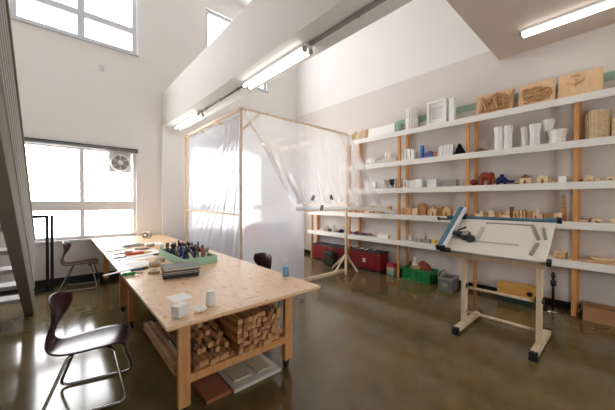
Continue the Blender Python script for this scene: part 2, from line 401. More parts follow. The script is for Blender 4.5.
# ================================================================== WORK TABLES
def work_table(label, y0, y1, z=.84, shelf=True):
    xa, xb = .48, 1.765
    t = thing('work_table', label, 'table', ((xa+xb)/2, (y0+y1)/2, 0))
    ox, oy = (xa+xb)/2, (y0+y1)/2
    def B(x0,x1,ya,yb,za,zb): return MB().box(x0-ox,x1-ox,ya-oy,yb-oy,za,zb)
    B(xa,xb,y0,y1,z-.024,z).build('tabletop', 'ply', t, bevel=.002)
    ya, yb = y0+.27, y1-.22
    lx = (.64, 1.60)
    for n, (a, c, d, e) in enumerate(((.56,1.70,ya,ya+.035),(.56,1.70,yb-.035,yb))): B(a,c,d,e,z-.148,z-.024).build('apron', 'pine', t)
    for x in (.60, 1.62): B(x,x+.035,ya+.035,yb-.035,z-.148,z-.024).build('apron', 'pine', t)
    for x in lx:
        for y in (ya+.035, yb-.125):
            B(x,x+.085,y,y+.045,.085,z-.024).build('leg', 'pine', t, bevel=.003)
            B(x+.02,x+.065,y+.045,y+.09,.085,.29).build('leg_block', 'pine', t)
            c = MB(); cx, cy = x+.042-ox, y+.045-oy
            c.tube([(cx-.014,cy,.034),(cx+.014,cy,.034)], .034, 14); c.box(cx-.022,cx-.016,cy-.02,cy+.02,.03,.08); c.box(cx+.016,cx+.022,cy-.02,cy+.02,.03,.08); c.box(cx-.03,cx+.03,cy-.03,cy+.03,.077,.085)
            c.build('caster', 'black', t)
    if shelf:
        for y in (ya+.035, ya+1.16): B(lx[0]+.0855,lx[1]-.0005,y,y+.035,.255,.315).build('shelf_rail', 'pine', t)
        B(lx[0],lx[1]+.085,ya+.126,ya+1.16,.29,.31).build('lower_shelf', 'pine', t)
        for x in (.80, 1.56): B(x,x+.04,ya+1.195,ya+1.235,.255,z-.024).build('shelf_hanger', 'pine', t)
    for x in lx[1:]: MB().tube([(x-.02-ox, ya+.2-oy, .32),(x-.02-ox, ya+.07-oy, z-.1)], .007, 6).build('brace_rod', 'black_m', t)
    return t
work_table('plywood work table on casters stacked with battens, nearest the camera', 1.81, 4.41)
work_table('plywood work table against the window, holding the small clock', 4.418, 7.0, .84, False)

# battens stacked on the lower shelf (each one a thing)
GB = 'battens on the lower shelf of the near work table'
LB = 'wooden batten in the stack on the lower shelf of the near table'
bat_mesh = {}
def batten(x, z, y0, L, w=.044, h=.04, m='batten', rz=0, rnd=False, notch=False):
    key = (round(L,1), w, h, m, rnd, notch)
    if key not in bat_mesh:
        b = MB(); L_ = key[0]
        if rnd: b.tube([(0,0,0),(0,L_,0)], w/2, 10)
        else: b.prism([(-w/2,-h/2),(w/2,-h/2),(w/2,h/2),(-w/2,h/2)], 'y', 0, L_)
        o = b.build('wooden_batten', m, None, bevel=0 if rnd else .003); bat_mesh[key] = o
    else:
        o = bat_mesh[key].copy(); C.objects.link(o)
    o.location = (x, y0, z); o.rotation_euler = (0, 0, rz)
    return tag(o, LB, 'batten', GB)
zs0 = .338
for r in range(7):
    for c in range(9):
        batten(1.14+c*.0475+random.uniform(-.002,.002), zs0+r*.041, 2.125+random.uniform(-.02,.03), random.choice((1.0,1.1)), m=random.choice(('batten','batten','batten2')))
for c in range(8):
    batten(.775+c*.042, zs0, 2.12+random.uniform(0,.03), random.choice((.9,1.0)), w=.038, m=random.choice(('batten','batten','batten2')))
for c in range(7):
    batten(.80+c*.044, zs0+.041, 2.2+random.uniform(0,.12), random.choice((.9,1.0)), w=.036, m=random.choice(('batten','batten2','batten3')))
for i, (x, z, y0) in enumerate(((.80,.411,2.2),(.845,.411,2.26),(.90,.411,2.16),(.945,.411,2.3),(.99,.411,2.2),(1.04,.411,2.28),(.82,.451,2.34),(.87,.451,2.28),(.93,.451,2.3),(.98,.451,2.42),(1.035,.451,2.36),(.90,.491,2.4),(.96,.491,2.46),(1.02,.491,2.44),(.99,.53,2.5))):
    batten(x+.03, z+.008, y0+.08, random.choice((.7,.8)), w=.044, h=.04, m=('batten3','batten2','batten')[i%3], rnd=(i%3==1))
for c in range(3): batten(.655+c*.027, zs0, 2.24, .98, w=.026, m=('batten','batten2','batten')[c])
tag(MB().tube([(.737,2.22,.341),(.737,2.7,.341)], .018, 10).build('plastic_pipe', 'black'), 'black round pipe beside the battens on the lower table shelf', 'pipe')

# panels lying on the floor under the table
def flat(name, label, cat, poly, z0, th, m):
    return tag(MB().prism(poly, 'z', z0, z0+th).build(name, m), label, cat)
flat('plywood_board', 'brown wooden board on the floor under the near table', 'panel', [(.86,2.155),(1.07,2.155),(1.07,3.0),(.86,3.0)], 0, .03, 'mdf')
flat('laminate_board', 'large white board on the floor under the near table', 'board', [(1.085,2.13),(1.56,2.13),(1.56,2.95),(1.085,2.95)], 0, .03, 'laminate')
flat('plywood_offcut', 'pale offcut on the white floor board, toward the brown panel', 'offcut', [(1.13,2.22),(1.29,2.22),(1.29,2.85),(1.13,2.85)], .03, .012, 'ply_l')
flat('plywood_offcut', 'pale offcut on the white floor board, toward the table caster', 'offcut', [(1.35,2.2),(1.50,2.2),(1.50,2.85),(1.35,2.85)], .03, .012, 'ply_l')

# ================================================================== THINGS ON THE WORK TABLES
Z = .84
t = thing('desk_clock', 'small white cube clock at the window end of the table', 'clock', (1.33, 6.42, Z), -.5)
MB().box(-.075,.075,-.03,.05,0,.13).build('case', 'cream', t, bevel=.01); MB().tube([(-.015,-.03,.07),(-.015,-.036,.07)], .05, 18).build('dial', 'black', t); MB().tube([(-.015,-.036,.07),(-.015,-.039,.07)], .03, 18).build('dial_face', 'white', t)
MB().box(.065,.078,-.02,.04,.02,.11).build('side_panel', 'black', t)
# green tray of markers
t = thing('marker_tray', 'pale green wooden tray filled with markers', 'tray', (1.25, 3.80, Z), .03)
hw, hl, h = .20, .46, .09
MB().box(-hw,hw,-hl,hl,0,.01).build('bottom', 'green_p', t)
for s in (-1,1):
    MB().box(s*hw-.006, s*hw+.006, -hl, hl, 0, h).build('side', 'green_p', t); MB().box(-hw+.006,hw-.006,s*hl-.006,s*hl+.006,0,h).build('side', 'green_p', t)
cols = ['black','black','black','grey','white','pink','blue','black','purple','orange','cream','grey_pl','navy','green_h','black','white']
pens = []
def clash(p, q, r):
    for (a, b_, r2) in pens:
        for k in range(9):
            u = p.lerp(q, k/8)
            ab = b_-a; tt = max(0, min(1, (u-a).dot(ab)/ab.length_squared))
            if (a+ab*tt-u).length < r+r2+.003: return True
    return False
tries = 0
while len(pens) < 64 and tries < 9000:
    tries += 1; i = len(pens)
    x = 1.25+random.uniform(-.165,.165); y = 3.8+random.uniform(-.42,.42); c = cols[i%len(cols)]
    a = random.uniform(0,2*PI); tl = random.uniform(.1,.75); L = random.uniform(.15,.20); r = random.choice((.010,.012,.014))
    d = Vector((math.cos(a)*math.sin(tl), math.sin(a)*math.sin(tl), math.cos(tl)))
    p = Vector((x, y, Z+.012+r)); q = p+d*L
    if abs(q.x-1.25) > .168 or abs(q.y-3.8) > .42 or clash(p, q, r*1.08): continue
    pens.append((p, q, r*1.08))
    m = tag(MB().tube([p, p+d*L*.66], r, 8).build('marker_pen', c), 'marker pen standing in the pale green tray', 'marker', 'markers in the green tray')
    MB().tube([p+d*L*.66, q], r*1.08, 8).build('cap', random.choice(('black','black','grey',c)), m)
# dark sketchbooks
for i, (z0, m, lab, dx) in enumerate(((0,'black','thick black sketchbook at the bottom of the pile by the tray',0),(.034,'cream','cream notebook second up in the pile of sketchbooks',.004),(.049,'black','black notebook third up in the pile of sketchbooks',-.006),(.066,'cream','cream pad under the top sketchbook of the pile',.008),(.077,'grey_pl','dark grey sketchbook on top of the pile by the tray',0))):
    th = (.033,.014,.016,.010,.022)[i]
    t = thing('sketchbook', lab, 'sketchbook', (.935+dx, 3.03, Z+z0), -.22+.02*i, 'sketchbook pile beside the tray')
    MB().box(-.165,.165,-.135,.135,0,.004).build('cover', 'black' if m != 'grey_pl' else m, t); MB().box(-.16,.16,-.13,.13,.004,th-.004).build('pages', 'cream' if i not in (0,) else 'black', t); MB().box(-.165,.165,-.135,.135,th-.004,th).build('cover', 'black' if i < 4 else 'grey_pl', t)
def ring(c, r, h, m, name, label, cat='tape roll', ri=.6):
    prof = [(r,0),(r,h),(r*ri,h),(r*ri,0),(r,0)]
    return tag(MB().lathe(c, prof, 20, False).build(name, m), label, cat)
ring((.745,3.27,Z), .058, .03, 'tape', 'tape_roll', 'flat beige tape roll lying nearest the sketchbooks')
ring((.835,3.62,Z), .06, .05, 'tape', 'tape_roll', 'beige tape roll behind the flat tape roll')
ring((.95,3.86,Z), .055, .045, 'tape', 'tape_roll', 'beige tape roll touching the tray corner')
t = thing('tape_roll', 'white tape roll standing on edge behind the green tray', 'tape roll', (1.16,4.62,Z+.055))
MB().tube([(-.02,0,0),(.02,0,0)], .055, 18).build('roll', 'white_g', t); MB().tube([(-.021,0,0),(.021,0,0)], .03, 14).build('core', 'grey', t)
t = thing('screwdriver', 'green handled screwdriver lying near the table edge', 'screwdriver', (.52,3.32,Z+.018), -.1)
MB().tube([(-.05,0,0),(-.04,0,0),(.0,0,0),(.05,0,0),(.06,0,0)], [.012,.018,.017,.018,.012], 10).build('handle', 'green_h', t); MB().tube([(.06,0,0),(.13,.0,-.008)], .008, 8).build('shaft', 'wood_d', t)
t = thing('marker_pen', 'blue marker with black cap behind the screwdriver', 'marker', (.66,3.52,Z+.011), .25)
MB().tube([(-.09,0,0),(.03,0,0)], .011, 8).build('barrel', 'blue', t); MB().tube([(.03,0,0),(.09,0,0)], .0115, 8).build('cap', 'black', t)
def strip(label, name, p, q, w, h, m, cat='ruler'):
    p = Vector(p); q = Vector(q); d = q-p; o = MB().box(0, d.length, -w/2, w/2, 0, h).build(name, m); o.location = p; o.rotation_euler = (0,0,math.atan2(d.y,d.x)); return tag(o, label, cat)
strip('long pale ruler jutting past the table edge beside the screwdriver', 'ruler', (.335,3.47,Z), (.80,3.74,Z), .04, .006, 'white')
strip('grey steel ruler lying across the cluttered part of the table', 'ruler', (.54,4.25,Z), (1.02,4.42,Z), .035, .004, 'alu')
strip('long pale strip of wood farthest along the cluttered table', 'wood_strip', (.49,5.05,Z), (.85,5.2,Z), .05, .01, 'wood_c', 'strip')
strip('dark blue pen by the table edge before the red cutter', 'pen', (.53,4.42,Z), (.68,4.45,Z), .018, .012, 'navy', 'pen')
strip('tan pencil beside the red cutter', 'pencil', (.56,4.72,Z), (.78,4.78,Z), .014, .010, 'wood_b', 'pencil')
t = thing('cutter', 'orange red box cutter with dark clip amid the paper', 'cutter', (.80,4.62,Z), .15)
MB().box(-.11,.11,-.05,.05,0,.03).build('body', 'orange', t, bevel=.008); MB().box(-.1,-.01,.02,.07,.03,.045).build('clip', 'wood_d', t); MB().box(.11,.23,-.01,.02,.004,.014).build('blade', 'yellow', t)
t = thing('tape_pack', 'clear blue wrapped packet on the far cluttered part', 'packet', (.92,5.45,Z), .2)
MB().box(-.16,.16,-.07,.07,0,.035).build('wrapper', 'white_g', t, bevel=.01); MB().box(-.15,.10,-.075,-.02,.035,.04).build('label', 'blue', t)
t = thing('small_cylinder', 'small beige cylinder beside the blue packet', 'cap', (1.13,5.2,Z), .3)
MB().tube([(-.05,0,.025),(.05,0,.025)], .025, 12).build('body', 'tape', t); MB().tube([(.05,0,.025),(.06,0,.025)], .026, 12).build('end', 'wood_d', t)
t = thing('hand_tool', 'grey metal hand tool lying in front of the blue packet', 'tool', (.97,4.98,Z), -.3)
MB().bar((-.1,0,.012),(.1,.0,.012), .025, .02).build('handle', 'alu', t); MB().bar((.06,-.04,.012),(.06,.05,.012), .02, .02).build('head', 'grey', t)
strip('dark handled knife pointing at the tray', 'craft_knife', (.98,4.33,Z), (1.13,4.36,Z), .03, .02, 'grey_pl', 'knife')
flat('paper_sheet', 'white paper sheet under the steel ruler', 'paper', [(.56,4.1),(1.0,4.2),(.98,4.55),(.55,4.45)], Z, .001, 'white')
flat('paper_sheet', 'white paper sheet beyond the red cutter', 'paper', [(.60,4.75),(.95,4.80),(.93,5.0),(.6,4.98)], Z, .001, 'white')
flat('paper_sheet', 'large white sheet of paper farther behind the cutter', 'paper', [(.55,5.3),(.8,5.3),(.82,5.9),(.56,5.9)], Z, .001, 'white')
flat('paper_sheet', 'white paper lying under the long pale ruler', 'paper', [(.62,3.72),(.86,3.80),(.82,4.05),(.58,3.98)], Z, .0015, 'white')
flat('paper_sheet', 'white paper nearest the table edge by the pale strip', 'paper', [(.50,4.88),(.74,4.95),(.72,5.22),(.49,5.18)], Z, .0015, 'white')
flat('paper_sheet', 'white paper between the tray end and the red cutter', 'paper', [(.98,4.46),(1.12,4.50),(1.14,4.95),(1.0,4.9)], Z, .001, 'white')
flat('paper_sheet', 'white paper beside the blue packet toward the booth', 'paper', [(1.1,5.35),(1.4,5.38),(1.38,5.7),(1.1,5.66)], Z, .001, 'white')
flat('paper_sheet', 'white paper square lying behind the little grey box', 'paper', [(.628,2.396),(.771,2.417),(.787,2.243),(.638,2.214)], Z, .001, 'white')
t = thing('paper_box', 'small grey box with white lid near the table corner', 'box', (.60,1.945,Z), .55)
MB().box(-.048,.048,-.03,.03,0,.068).build('body', 'white_g', t, bevel=.002); MB().box(-.051,.051,-.033,.033,.068,.076).build('lid', 'white', t)
t = thing('tin_can', 'small white cylinder standing near the front table edge', 'container', (.82,1.985,Z))
MB().lathe((0,0,0), [(.03,0),(.03,.10)], 18).build('body', 'white_g', t); MB().lathe((0,0,.10), [(.025,0),(.025,.008)], 18).build('cap', 'white', t)
b = MB(); b.ball((0,0,.018), .03, (1.5,1,.6), 12, .25); o = b.build('crumpled_tissue', 'white'); o.location = (.725,1.925,Z); tag(o, 'crumpled white tissue between the grey box and cylinder', 'tissue')
for f in o.data.polygons: f.use_smooth = False
t = thing('water_bottle', 'clear bottle of blue water', 'bottle', (1.722,2.275,.841))
# ================================================================== CHAIRS
def make_chair(label, loc, rz):
    t = thing('shell_chair', label, 'chair', loc, rz)
    prof = [(.250,.415,.165),(.235,.440,.185),(.18,.452,.20),(.08,.446,.21),(-.04,.436,.205),(-.14,.432,.18),(-.21,.440,.145),(-.25,.468,.115),(-.262,.51,.095),(-.258,.56,.09),(-.244,.62,.115),(-.236,.68,.17),(-.234,.74,.212),(-.240,.80,.215),(-.246,.84,.195),(-.25,.862,.13)]
    n = len(prof)
    def surf(u, v):
        i = u*(n-1); k = min(int(i), n-2); q = i-k
        # catmull-rom
        P = [prof[max(0,min(n-1,k+j))] for j in (-1,0,1,2)]
        r = [.5*((2*P[1][a])+(P[2][a]-P[0][a])*q+(2*P[0][a]-5*P[1][a]+4*P[2][a]-P[3][a])*q*q+(3*P[1][a]-P[0][a]-3*P[2][a]+P[3][a])*q**3) for a in range(3)]
        w = (v-.5)*2; y = w*r[2]
        up = max(0, min(1, (u-.52)/.2)); x = r[0] + up*1.3*y*y
        z = r[1] + (1-up)*(.5*y*y) - (0.012*w*w if u > .93 else 0)
        return (x, y, z)
    MB().grid(surf, 60, 16).build('seat_shell', 'burg', t, solid=.011)
    for s in (-1, 1):
        pts = arc_path([(.13, s*.13, .425),(.17, s*.15,.41),(.27, s*.235, .013),(-.27, s*.235, .013),(-.12, s*.15,.40),(-.09, s*.13,.42)], .07, 6)
        MB().tube(pts, .0115, 10).build('leg_frame', 'steel', t)
    for x in (.145,-.095): MB().tube([(x,-.14,.418),(x,.14,.418)], .010, 8).build('seat_support', 'steel', t)
    return t
ch = make_chair('burgundy shell chair in front, turned sideways beside the near table', (.195,2.89,0), math.radians(-15))
dup(ch, (.30,6.64,0), math.radians(-10), 'burgundy shell chair under the window at the far table end')
dup(ch, (1.97,3.38,0), math.radians(182), 'burgundy shell chair in front of the plastic booth, back showing over the table')
b = MB()
MB().lathe((0,0,0), [(.0,0.0),(.031,0),(.033,.008),(.033,.105),(.028,.13),(.013,.148),(.012,.155)], 16).build('body', 'clear', t:=bpy.data.objects['water_bottle'])
MB().lathe((0,0,.155), [(.013,0),(.013,.016)], 12).build('cap', 'white', t)
MB().lathe((0,0,.006), [(.030,0),(.030,.085)], 16).build('water', 'water', t)
t['label'] = 'clear bottle of blue water at the right edge of the near table'

# ================================================================== SHELVING
ZA, ZB, ZCc, ZD, ZE = 3.10, 2.47, 1.892, 1.33, .78
t = thing('shelving_unit', 'wall of white shelves on orange pine posts', 'shelving', (5.57, 2.8, 0))
XF = 5.42
def sh(z, y0, y1):
    MB().box(XF-5.57, XW-.012-5.57, y0-2.8, y1-2.8, z-.03, z-.002).build('shelf_board', 'shelf', t)
    MB().box(XF-5.57-.022, XF-5.57, y0-2.8, y1-2.8, z-.105, z-.001).build('shelf_fascia', 'shelf', t, bevel=.003)
for z in (ZA, ZB, ZCc): sh(z, -.7, 4.62)
for z in (ZD, ZE): sh(z, -.7, 6.1)
levels = [ZE, ZD, ZCc, ZB, ZA]
def post(x, y, zt, w=.052):
    b = MB(); MB().box(x-.025-5.57, x+.025-5.57, y-w/2-2.8, y+w/2-2.8, 0, zt-.03).build('post', 'post', t, bevel=.002)
for y in (.46, 1.86, 3.2, 4.57): post(XF+.03, y, ZA)
for y in (.45, 1.79, 3.13, 4.42): post(5.67, y, ZA)
for y in (5.95,): post(XF+.03, y, ZD); post(5.67, y, ZD)

# ---- makers for shelf models
def put(name, label, cat, px, z, x=5.58, group=None):
    return thing(name, label, cat, (x, Y(px, x), z), 0, group)
def width(p0, p1, x=5.55): return abs(Y(p0,x)-Y(p1,x))
def house(label, p0, p1, h, z, m, roof='gable', door=.5, roof_m=None, group=None, x=5.52, d=.10, name='block_house'):
    w = width(p0, p1, x); t = put(name, label, 'model house', (p0+p1)/2, z, x, group)
    wl = h*.62 if roof in ('gable','round','tall') else h
    dw, dh = min(w*.32, .035), wl*.55
    if door:
        MB().box(-d/2, d/2, -w/2, -dw/2, 0, wl).box(-d/2, d/2, dw/2, w/2, 0, wl).box(-d/2, d/2, -dw/2, dw/2, dh, wl).box(d/4, d/2-.005, -dw/2, dw/2, 0, dh).build('walls', m, t)
    else: MB().box(-d/2, d/2, -w/2, w/2, 0, wl).build('walls', m, t)
    rm = roof_m or m
    if roof == 'gable': MB().prism([(-w/2-.004,wl),(w/2+.004,wl),(0,h)], 'x', -d/2-.004, d/2+.004).build('roof', rm, t)
    elif roof == 'round': MB().prism([(w*.5*math.cos(a), wl+(h-wl)*math.sin(a)) for a in [PI*i/12 for i in range(13)]], 'x', -d/2, d/2).build('roof', rm, t)
    elif roof == 'tall': MB().box(-d/4, d/4, -w*.5, -w*.1, wl, h).build('chimney', rm, t)
    elif roof == 'pin':
        MB().prism([(-w/2,wl),(w/2,wl),(0,wl+.03)], 'x', -d/2, d/2).build('roof', rm, t); MB().lathe((0,0,wl+.025), [(.012,0),(.002,.05)], 8).build('spire', rm, t)
    return t
def block(label, p0, p1, h, z, m, name='wood_block', cat='block', x=5.53, d=.09, group=None, bev=.003):
    w = width(p0, p1, x); o = MB().box(-d/2, d/2, -w/2, w/2, 0, h).build(name, m, None, bevel=bev); o.location = (x, Y((p0+p1)/2, x), z); return tag(o, label, cat, group)
def arch(label, p0, p1, h, z, m, x=5.52, d=.08):
    w = width(p0, p1, x); n = 10; r = w*.28
    poly = [(w/2,0),(r,0)] + [(r*math.cos(a), r*math.sin(a)*1.0) for a in [PI*i/n for i in range(1,n)]] + [(-r,0),(-w/2,0),(-w/2,h*.5)] + [(w/2*math.cos(a), h*.5+h*.5*math.sin(a)) for a in [PI-PI*i/n for i in range(1,n)]] + [(w/2,h*.5)]
    o = MB().prism(poly, 'x', -d/2, d/2).build('wood_arch', m); o.location = (x, Y((p0+p1)/2, x), z); return tag(o, label, 'block')
def crumple(label, p0, p1, h, z, m, name='crumpled_paper_model', seed=0, x=5.55):
    random.seed(seed); w = width(p0, p1, x)*.94; b = MB(); k = 3
    for i in range(k):
        hh = 1.2*h*random.uniform(.7,1.0); r = hh/2; q = w/k*.62
        b.ball((random.uniform(-.03,.03), -w/2+q+ (w-2*q)*i/(k-1), hh*.5), r, (min(1.2,.07/r), q/r*.86, .86), 8, .14)
    b.sm = [False]*len(b.sm)
    zmin = min(p[2] for p in b.v); b.v = [(p[0], max(-w/2, min(w/2, p[1])), p[2]-zmin) for p in b.v]
    o = b.build(name, m); o.location = (x, Y((p0+p1)/2, x), z); return tag(o, label, 'paper model')
def pleat(label, p0, p1, h, z, m, k=7, lean=0, name='pleated_paper_model', x=5.52, d=.12):
    w = width(p0, p1, x); b = MB()
    pts = []
    for i in range(2*k+1): pts.append(((-.5+ (i%2))*d, -w/2+w*i/(2*k)))
    b.grid(lambda u, v: (pts[round(u*2*k)][0]*(1-.25*v)+lean*v, pts[round(u*2*k)][1]*(1-.06*v), v*h*(1-.06*abs(math.sin(u*9)))), 2*k, 3, False)
    o = b.build(name, m, None, solid=.003); o.location = (x, Y((p0+p1)/2, x), z); return tag(o, label, 'paper model')
def slats(label, p0, p1, h, z, m, k=7, tilt=.0, x=5.52, d=.11, hump=True):
    w = width(p0, p1, x); t = put('slatted_paper_model', label, 'paper model', (p0+p1)/2, z, x)
    MB().box(-d/2,d/2,-w/2,w/2,0,.006).build('base', m, t)
    for i in range(k):
        y = -w/2 + w*(i+.5)/k; hh = h*(.8+.2*math.sin(PI*(i+.5)/k)) if hump else h*(.9+.1*(i%2)); q = w/k*.38
        MB().prism([(y-q,.006),(y+q,.006),(y+q-tilt,hh),(y-q-tilt,hh*.96)], 'x', -d/2+.01*(i%2), d/2-.01).build('slat', m, t)
    return t
def vase(label, p0, p1, h, z, m='white', flip=False, x=5.52):
    w = width(p0, p1, x); R = w/2*1.0; n = 16; b = MB(); o0 = []
    prof = [(.86,0),(.78,.3),(.78,.55),(.88,.8),(1.0,1.0)] if not flip else [(.66,0),(.74,.3),(.85,.6),(.96,.85),(1,1)]
    t = put('paper_vase', label, 'paper model', (p0+p1)/2, z, x)
    b.lathe((0,0,0), [(R*a, h*q) for a, q in prof], 10, False)
    b.lathe((0,0,0), [(R*a*.9, h*q) for a, q in prof][::-1], 10, False)
    b.sm = [False]*len(b.sm); b.build('body', m, t)
    rb = MB()
    for k in range(10):
        a = 2*PI*k/10
        rb.tube([(R*p*1.01*math.cos(a), R*p*1.01*math.sin(a), h*q) for p, q in prof], R*.05, 4)
    rb.build('ribs', 'grey', t) if False else rb.build('ribs', m, t)
    return t

# ---- top shelf
def curved(label, p, z, r, ang, m):
    b = MB(); b.grid(lambda u, v: (r*math.cos(-1+2*u)*.6-r*.5, r*math.sin(-1+2*u), v*.26*(1-.5*abs(u-.4))), 10, 5)
    o = b.build('curved_wood_panel', m, None, solid=.012); o.location = (5.56, Y(p, 5.56), z); o.rotation_euler = (0,0,ang); return tag(o, label, 'bent panel')
curved('bent pale wood panel at the end of the top shelf', 354.5, ZA, .10, .4, 'wood_c'); curved('bent wood panel with rounded top second on the top shelf', 361, ZA, .09, -.3, 'wood_a'); curved('smaller bent wood panel against the pale box on the top shelf', 366.5, ZA, .07, .9, 'wood_c')
block('long pale white box lying on the top shelf', 370, 395.5, .21, ZA, 'white', 'storage_box', 'box', 5.58, .2)
block('pale green pane edge standing beside the white mesh cylinder', 397, 399, .24, ZA, 'green_p', 'glass_pane', 'pane', 5.6, .16)
t = put('mesh_cylinder', 'tall white woven cylinder of two stacked tiers on the top shelf', 'model', 411, ZA, 5.56)
for k, (z0, z1, r) in enumerate(((0,.23,.125),(.235,.45,.115))):
    b = MB(); b.lathe((0,0,z0), [(r,0),(r*.97,(z1-z0)*.5),(r,z1-z0)], 20, False); b.lathe((0,0,z0), [(r*.93,0),(r*.93,z1-z0)][::-1], 20, False); b.build('tier', 'white', t)
    b = MB()
    for i in range(14):
        a = 2*PI*i/14; b.tube([(r*1.01*math.cos(a), r*1.01*math.sin(a), z0),(r*1.01*math.cos(a+.15), r*1.01*math.sin(a+.15), z1)], .005, 4)
    b.build('weave', 'cream', t)
t = put('white_frame_model', 'white nested square frame model on the top shelf', 'model', 437, ZA, 5.54)
w = .37
def fr(b, x0, x1, hw, z0, z1, th): b.box(x0,x1,-hw,-hw+th,z0,z1).box(x0,x1,hw-th,hw,z0,z1).box(x0,x1,-hw+th,hw-th,z0,z0+th).box(x0,x1,-hw+th,hw-th,z1-th,z1)
b = MB(); fr(b, -.08, .06, .185, 0, .46, .035); b.build('outer_frame', 'white', t)
b = MB(); fr(b, -.04, .05, .13, .08, .37, .03); b.box(-.02,.05,-.185,.185,.035,.08).box(-.02,.05,-.185,.185,.37,.425).box(-.02,.05,-.15,-.13,.08,.37).box(-.02,.05,.13,.15,.08,.37); b.build('inner_frame', 'white', t)
MB().box(.0,.05,-.1,.1,.11,.34).build('back_panel', 'white_g', t)
block('narrow white slab standing beside the white frame model', 449, 454, .43, ZA, 'white', 'white_slab', 'model', 5.54, .12)
# relief boards leaning on the wall
def relief(label, y0, y1, kind):
    w = abs(y0-y1); t = thing('relief_board', label, 'relief', (5.5, (y0+y1)/2, ZA+.004), 0, 'carved wooden reliefs on the top shelf')
    T = Matrix.Rotation(math.radians(12), 4, 'Y'); H = .37
    MB().box(-.0,.022,-w/2,w/2,0,H,T).build('board', 'relief', t, bevel=.002)
    b = MB(); random.seed(kind)
    if kind == 1:
        for i in range(16):
            y = -.2+.4*i/15; a = random.uniform(-.35,.35); hh = random.uniform(.22,.3)
            p, q = Vector((-.012-.012*(i%3), y, .05)), Vector((-.012-.012*(i%3), y+a*.3, .05+hh))
            b.bar(T@p, T@q, .022, .03)
        for i in range(4): b.bar(T@Vector((-.03,-.2,.07+i*.06)), T@Vector((-.03,.2,.09+i*.06)), .012, .018)
        b.bar(T@Vector((-.03,.17,.22)), T@Vector((-.03,-.05,.32)), .02, .03)
    elif kind == 2:
        for cy, cz, r in ((-.09,.2,.06),(.0,.23,.07),(.09,.19,.06),(.05,.13,.05),(-.06,.12,.055),(.12,.25,.04),(-.13,.15,.04),(.0,.16,.035)):
            b.tube([T@Vector((-.012-.006*math.sin(3*a), cy+r*math.cos(a)*1.3, cz+r*.75*math.sin(a))) for a in [2*PI*i/18 for i in range(19)]], .014, 6, False)
        for k in range(3): b.tube([T@Vector((-.012,-.16+.32*i/10, .07+.03*k+.02*math.sin(i*1.3+k))) for i in range(11)], .009, 6)
    else:
        b.tube([T@Vector((-.01, .05+.09*math.cos(a), .26+.05*math.sin(a))) for a in [PI+PI*i/10 for i in range(11)]], [.006+.012*math.sin(PI*i/10) for i in range(11)], 6)
        b.tube([T@Vector((-.008, .05, .28)), T@Vector((-.014,.05,.24)), T@Vector((-.006,.05,.15))], [.008,.018,.004], 6)
        b.tube([T@Vector((-.008, .05+.04*math.cos(a), .31+.02*math.sin(a))) for a in [PI*i/8 for i in range(9)]], .008, 6)
    b.build('carving', 'relief2' if kind < 3 else 'relief', t)
relief('relief board of upright crossed slats, first of three on the top shelf', 1.76, 1.225, 1)
relief('relief board carved with swirls, middle of three on the top shelf', 1.15, .705, 2)
relief('plain relief board with small bird-like carving on the top shelf', .67, .215, 3)

# ---- second shelf
block('low white wedge beside the booth on the second shelf', 356, 362, .09, ZB, 'white', 'paper_wedge', 'paper model')
crumple('crumpled white paper model nearest the booth on the second shelf', 365.5, 376, .22, ZB, 'white', seed=1)
crumple('low crumpled white model between two taller ones on the second shelf', 377, 384, .11, ZB, 'white', seed=2)
crumple('tallest crumpled white model on the second shelf by the post', 384.5, 391.5, .28, ZB, 'white', seed=3)
crumple('low white crumpled model touching the post on the second shelf', 392, 397.5, .13, ZB, 'white', seed=4)
slats('white corrugated paper model just past the post on the second shelf', 402, 414.5, .25, ZB, 'white', 7)
block('upright blue bar on the second shelf', 420.5, 423, .27, ZB, 'blue', 'blue_bar', 'bar')
t = put('toy_model', 'purple and blue low model beside the blue bar', 'model', 429.2, ZB, 5.53)
MB().box(-.04,.04,-.09,.09,0,.06).build('base', 'blue', t); MB().prism([(-.1,.06),(.1,.06),(.07,.11),(-.02,.14)], 'x', -.05,.05).build('top', 'purple', t)
block('brown block between the purple model and pleated paper', 433.9, 437, .10, ZB, 'wood_b')
slats('pale row of leaning paper slats beside the black triangle', 438, 452.5, .22, ZB, 'white', 9, .02, hump=False)
o = MB().prism([(-.1,0),(.1,0),(.01,.205)], 'x', -.05, .05).build('paper_triangle', 'matte_black'); o.location = (5.53, Y(459.7,5.53), ZB); tag(o, 'black triangle standing on the second shelf', 'paper model')
o = MB().prism([(-.13,0),(.13,0),(.04,.075)], 'x', -.06,.06).build('folded_card', 'wood_d'); o.location = (5.53, Y(483,5.53), ZB); tag(o, 'low brown folded card beside the first white vases', 'card')
vase('white ribbed paper vase, first of the row on the second shelf', 493, 502.5, .38, ZB); vase('white ribbed paper vase, second of the row on the second shelf', 502.5, 512, .38, ZB)
vase('white ribbed paper vase, third of the row on the second shelf', 519.5, 528.5, .33, ZB, x=5.58); vase('wide footed white paper vase, fourth on the second shelf', 528, 540, .33, ZB, x=5.48)
vase('low white striped paper drum on the second shelf', 546, 567, .20, ZB, x=5.55); vase('small flared white paper cup stacked on the striped drum', 541, 553.5, .17, ZB+.202, flip=True, x=5.53)
t = put('wicker_basket', 'tall round woven basket at the end of the second shelf', 'basket', 597, ZB, 5.55)
b = MB(); R = .118
for k in range(12): b.lathe((0,0,.031*k), [(R*.97,0),(R*1.03,.015),(R*.97,.031)], 24, k in (0,))
b.lathe((0,0,.372), [(R,0),(R*1.02,.01),(R*.9,.012),(R*.9,-.3)], 24, False); b.build('body', 'wicker', t)
b = MB()
for k in range(18):
    a = 2*PI*k/18; b.tube([(R*1.04*math.cos(a),R*1.04*math.sin(a),.0),(R*1.04*math.cos(a),R*1.04*math.sin(a),.37)], .005, 4)
b.build('stakes', 'wood_c', t)
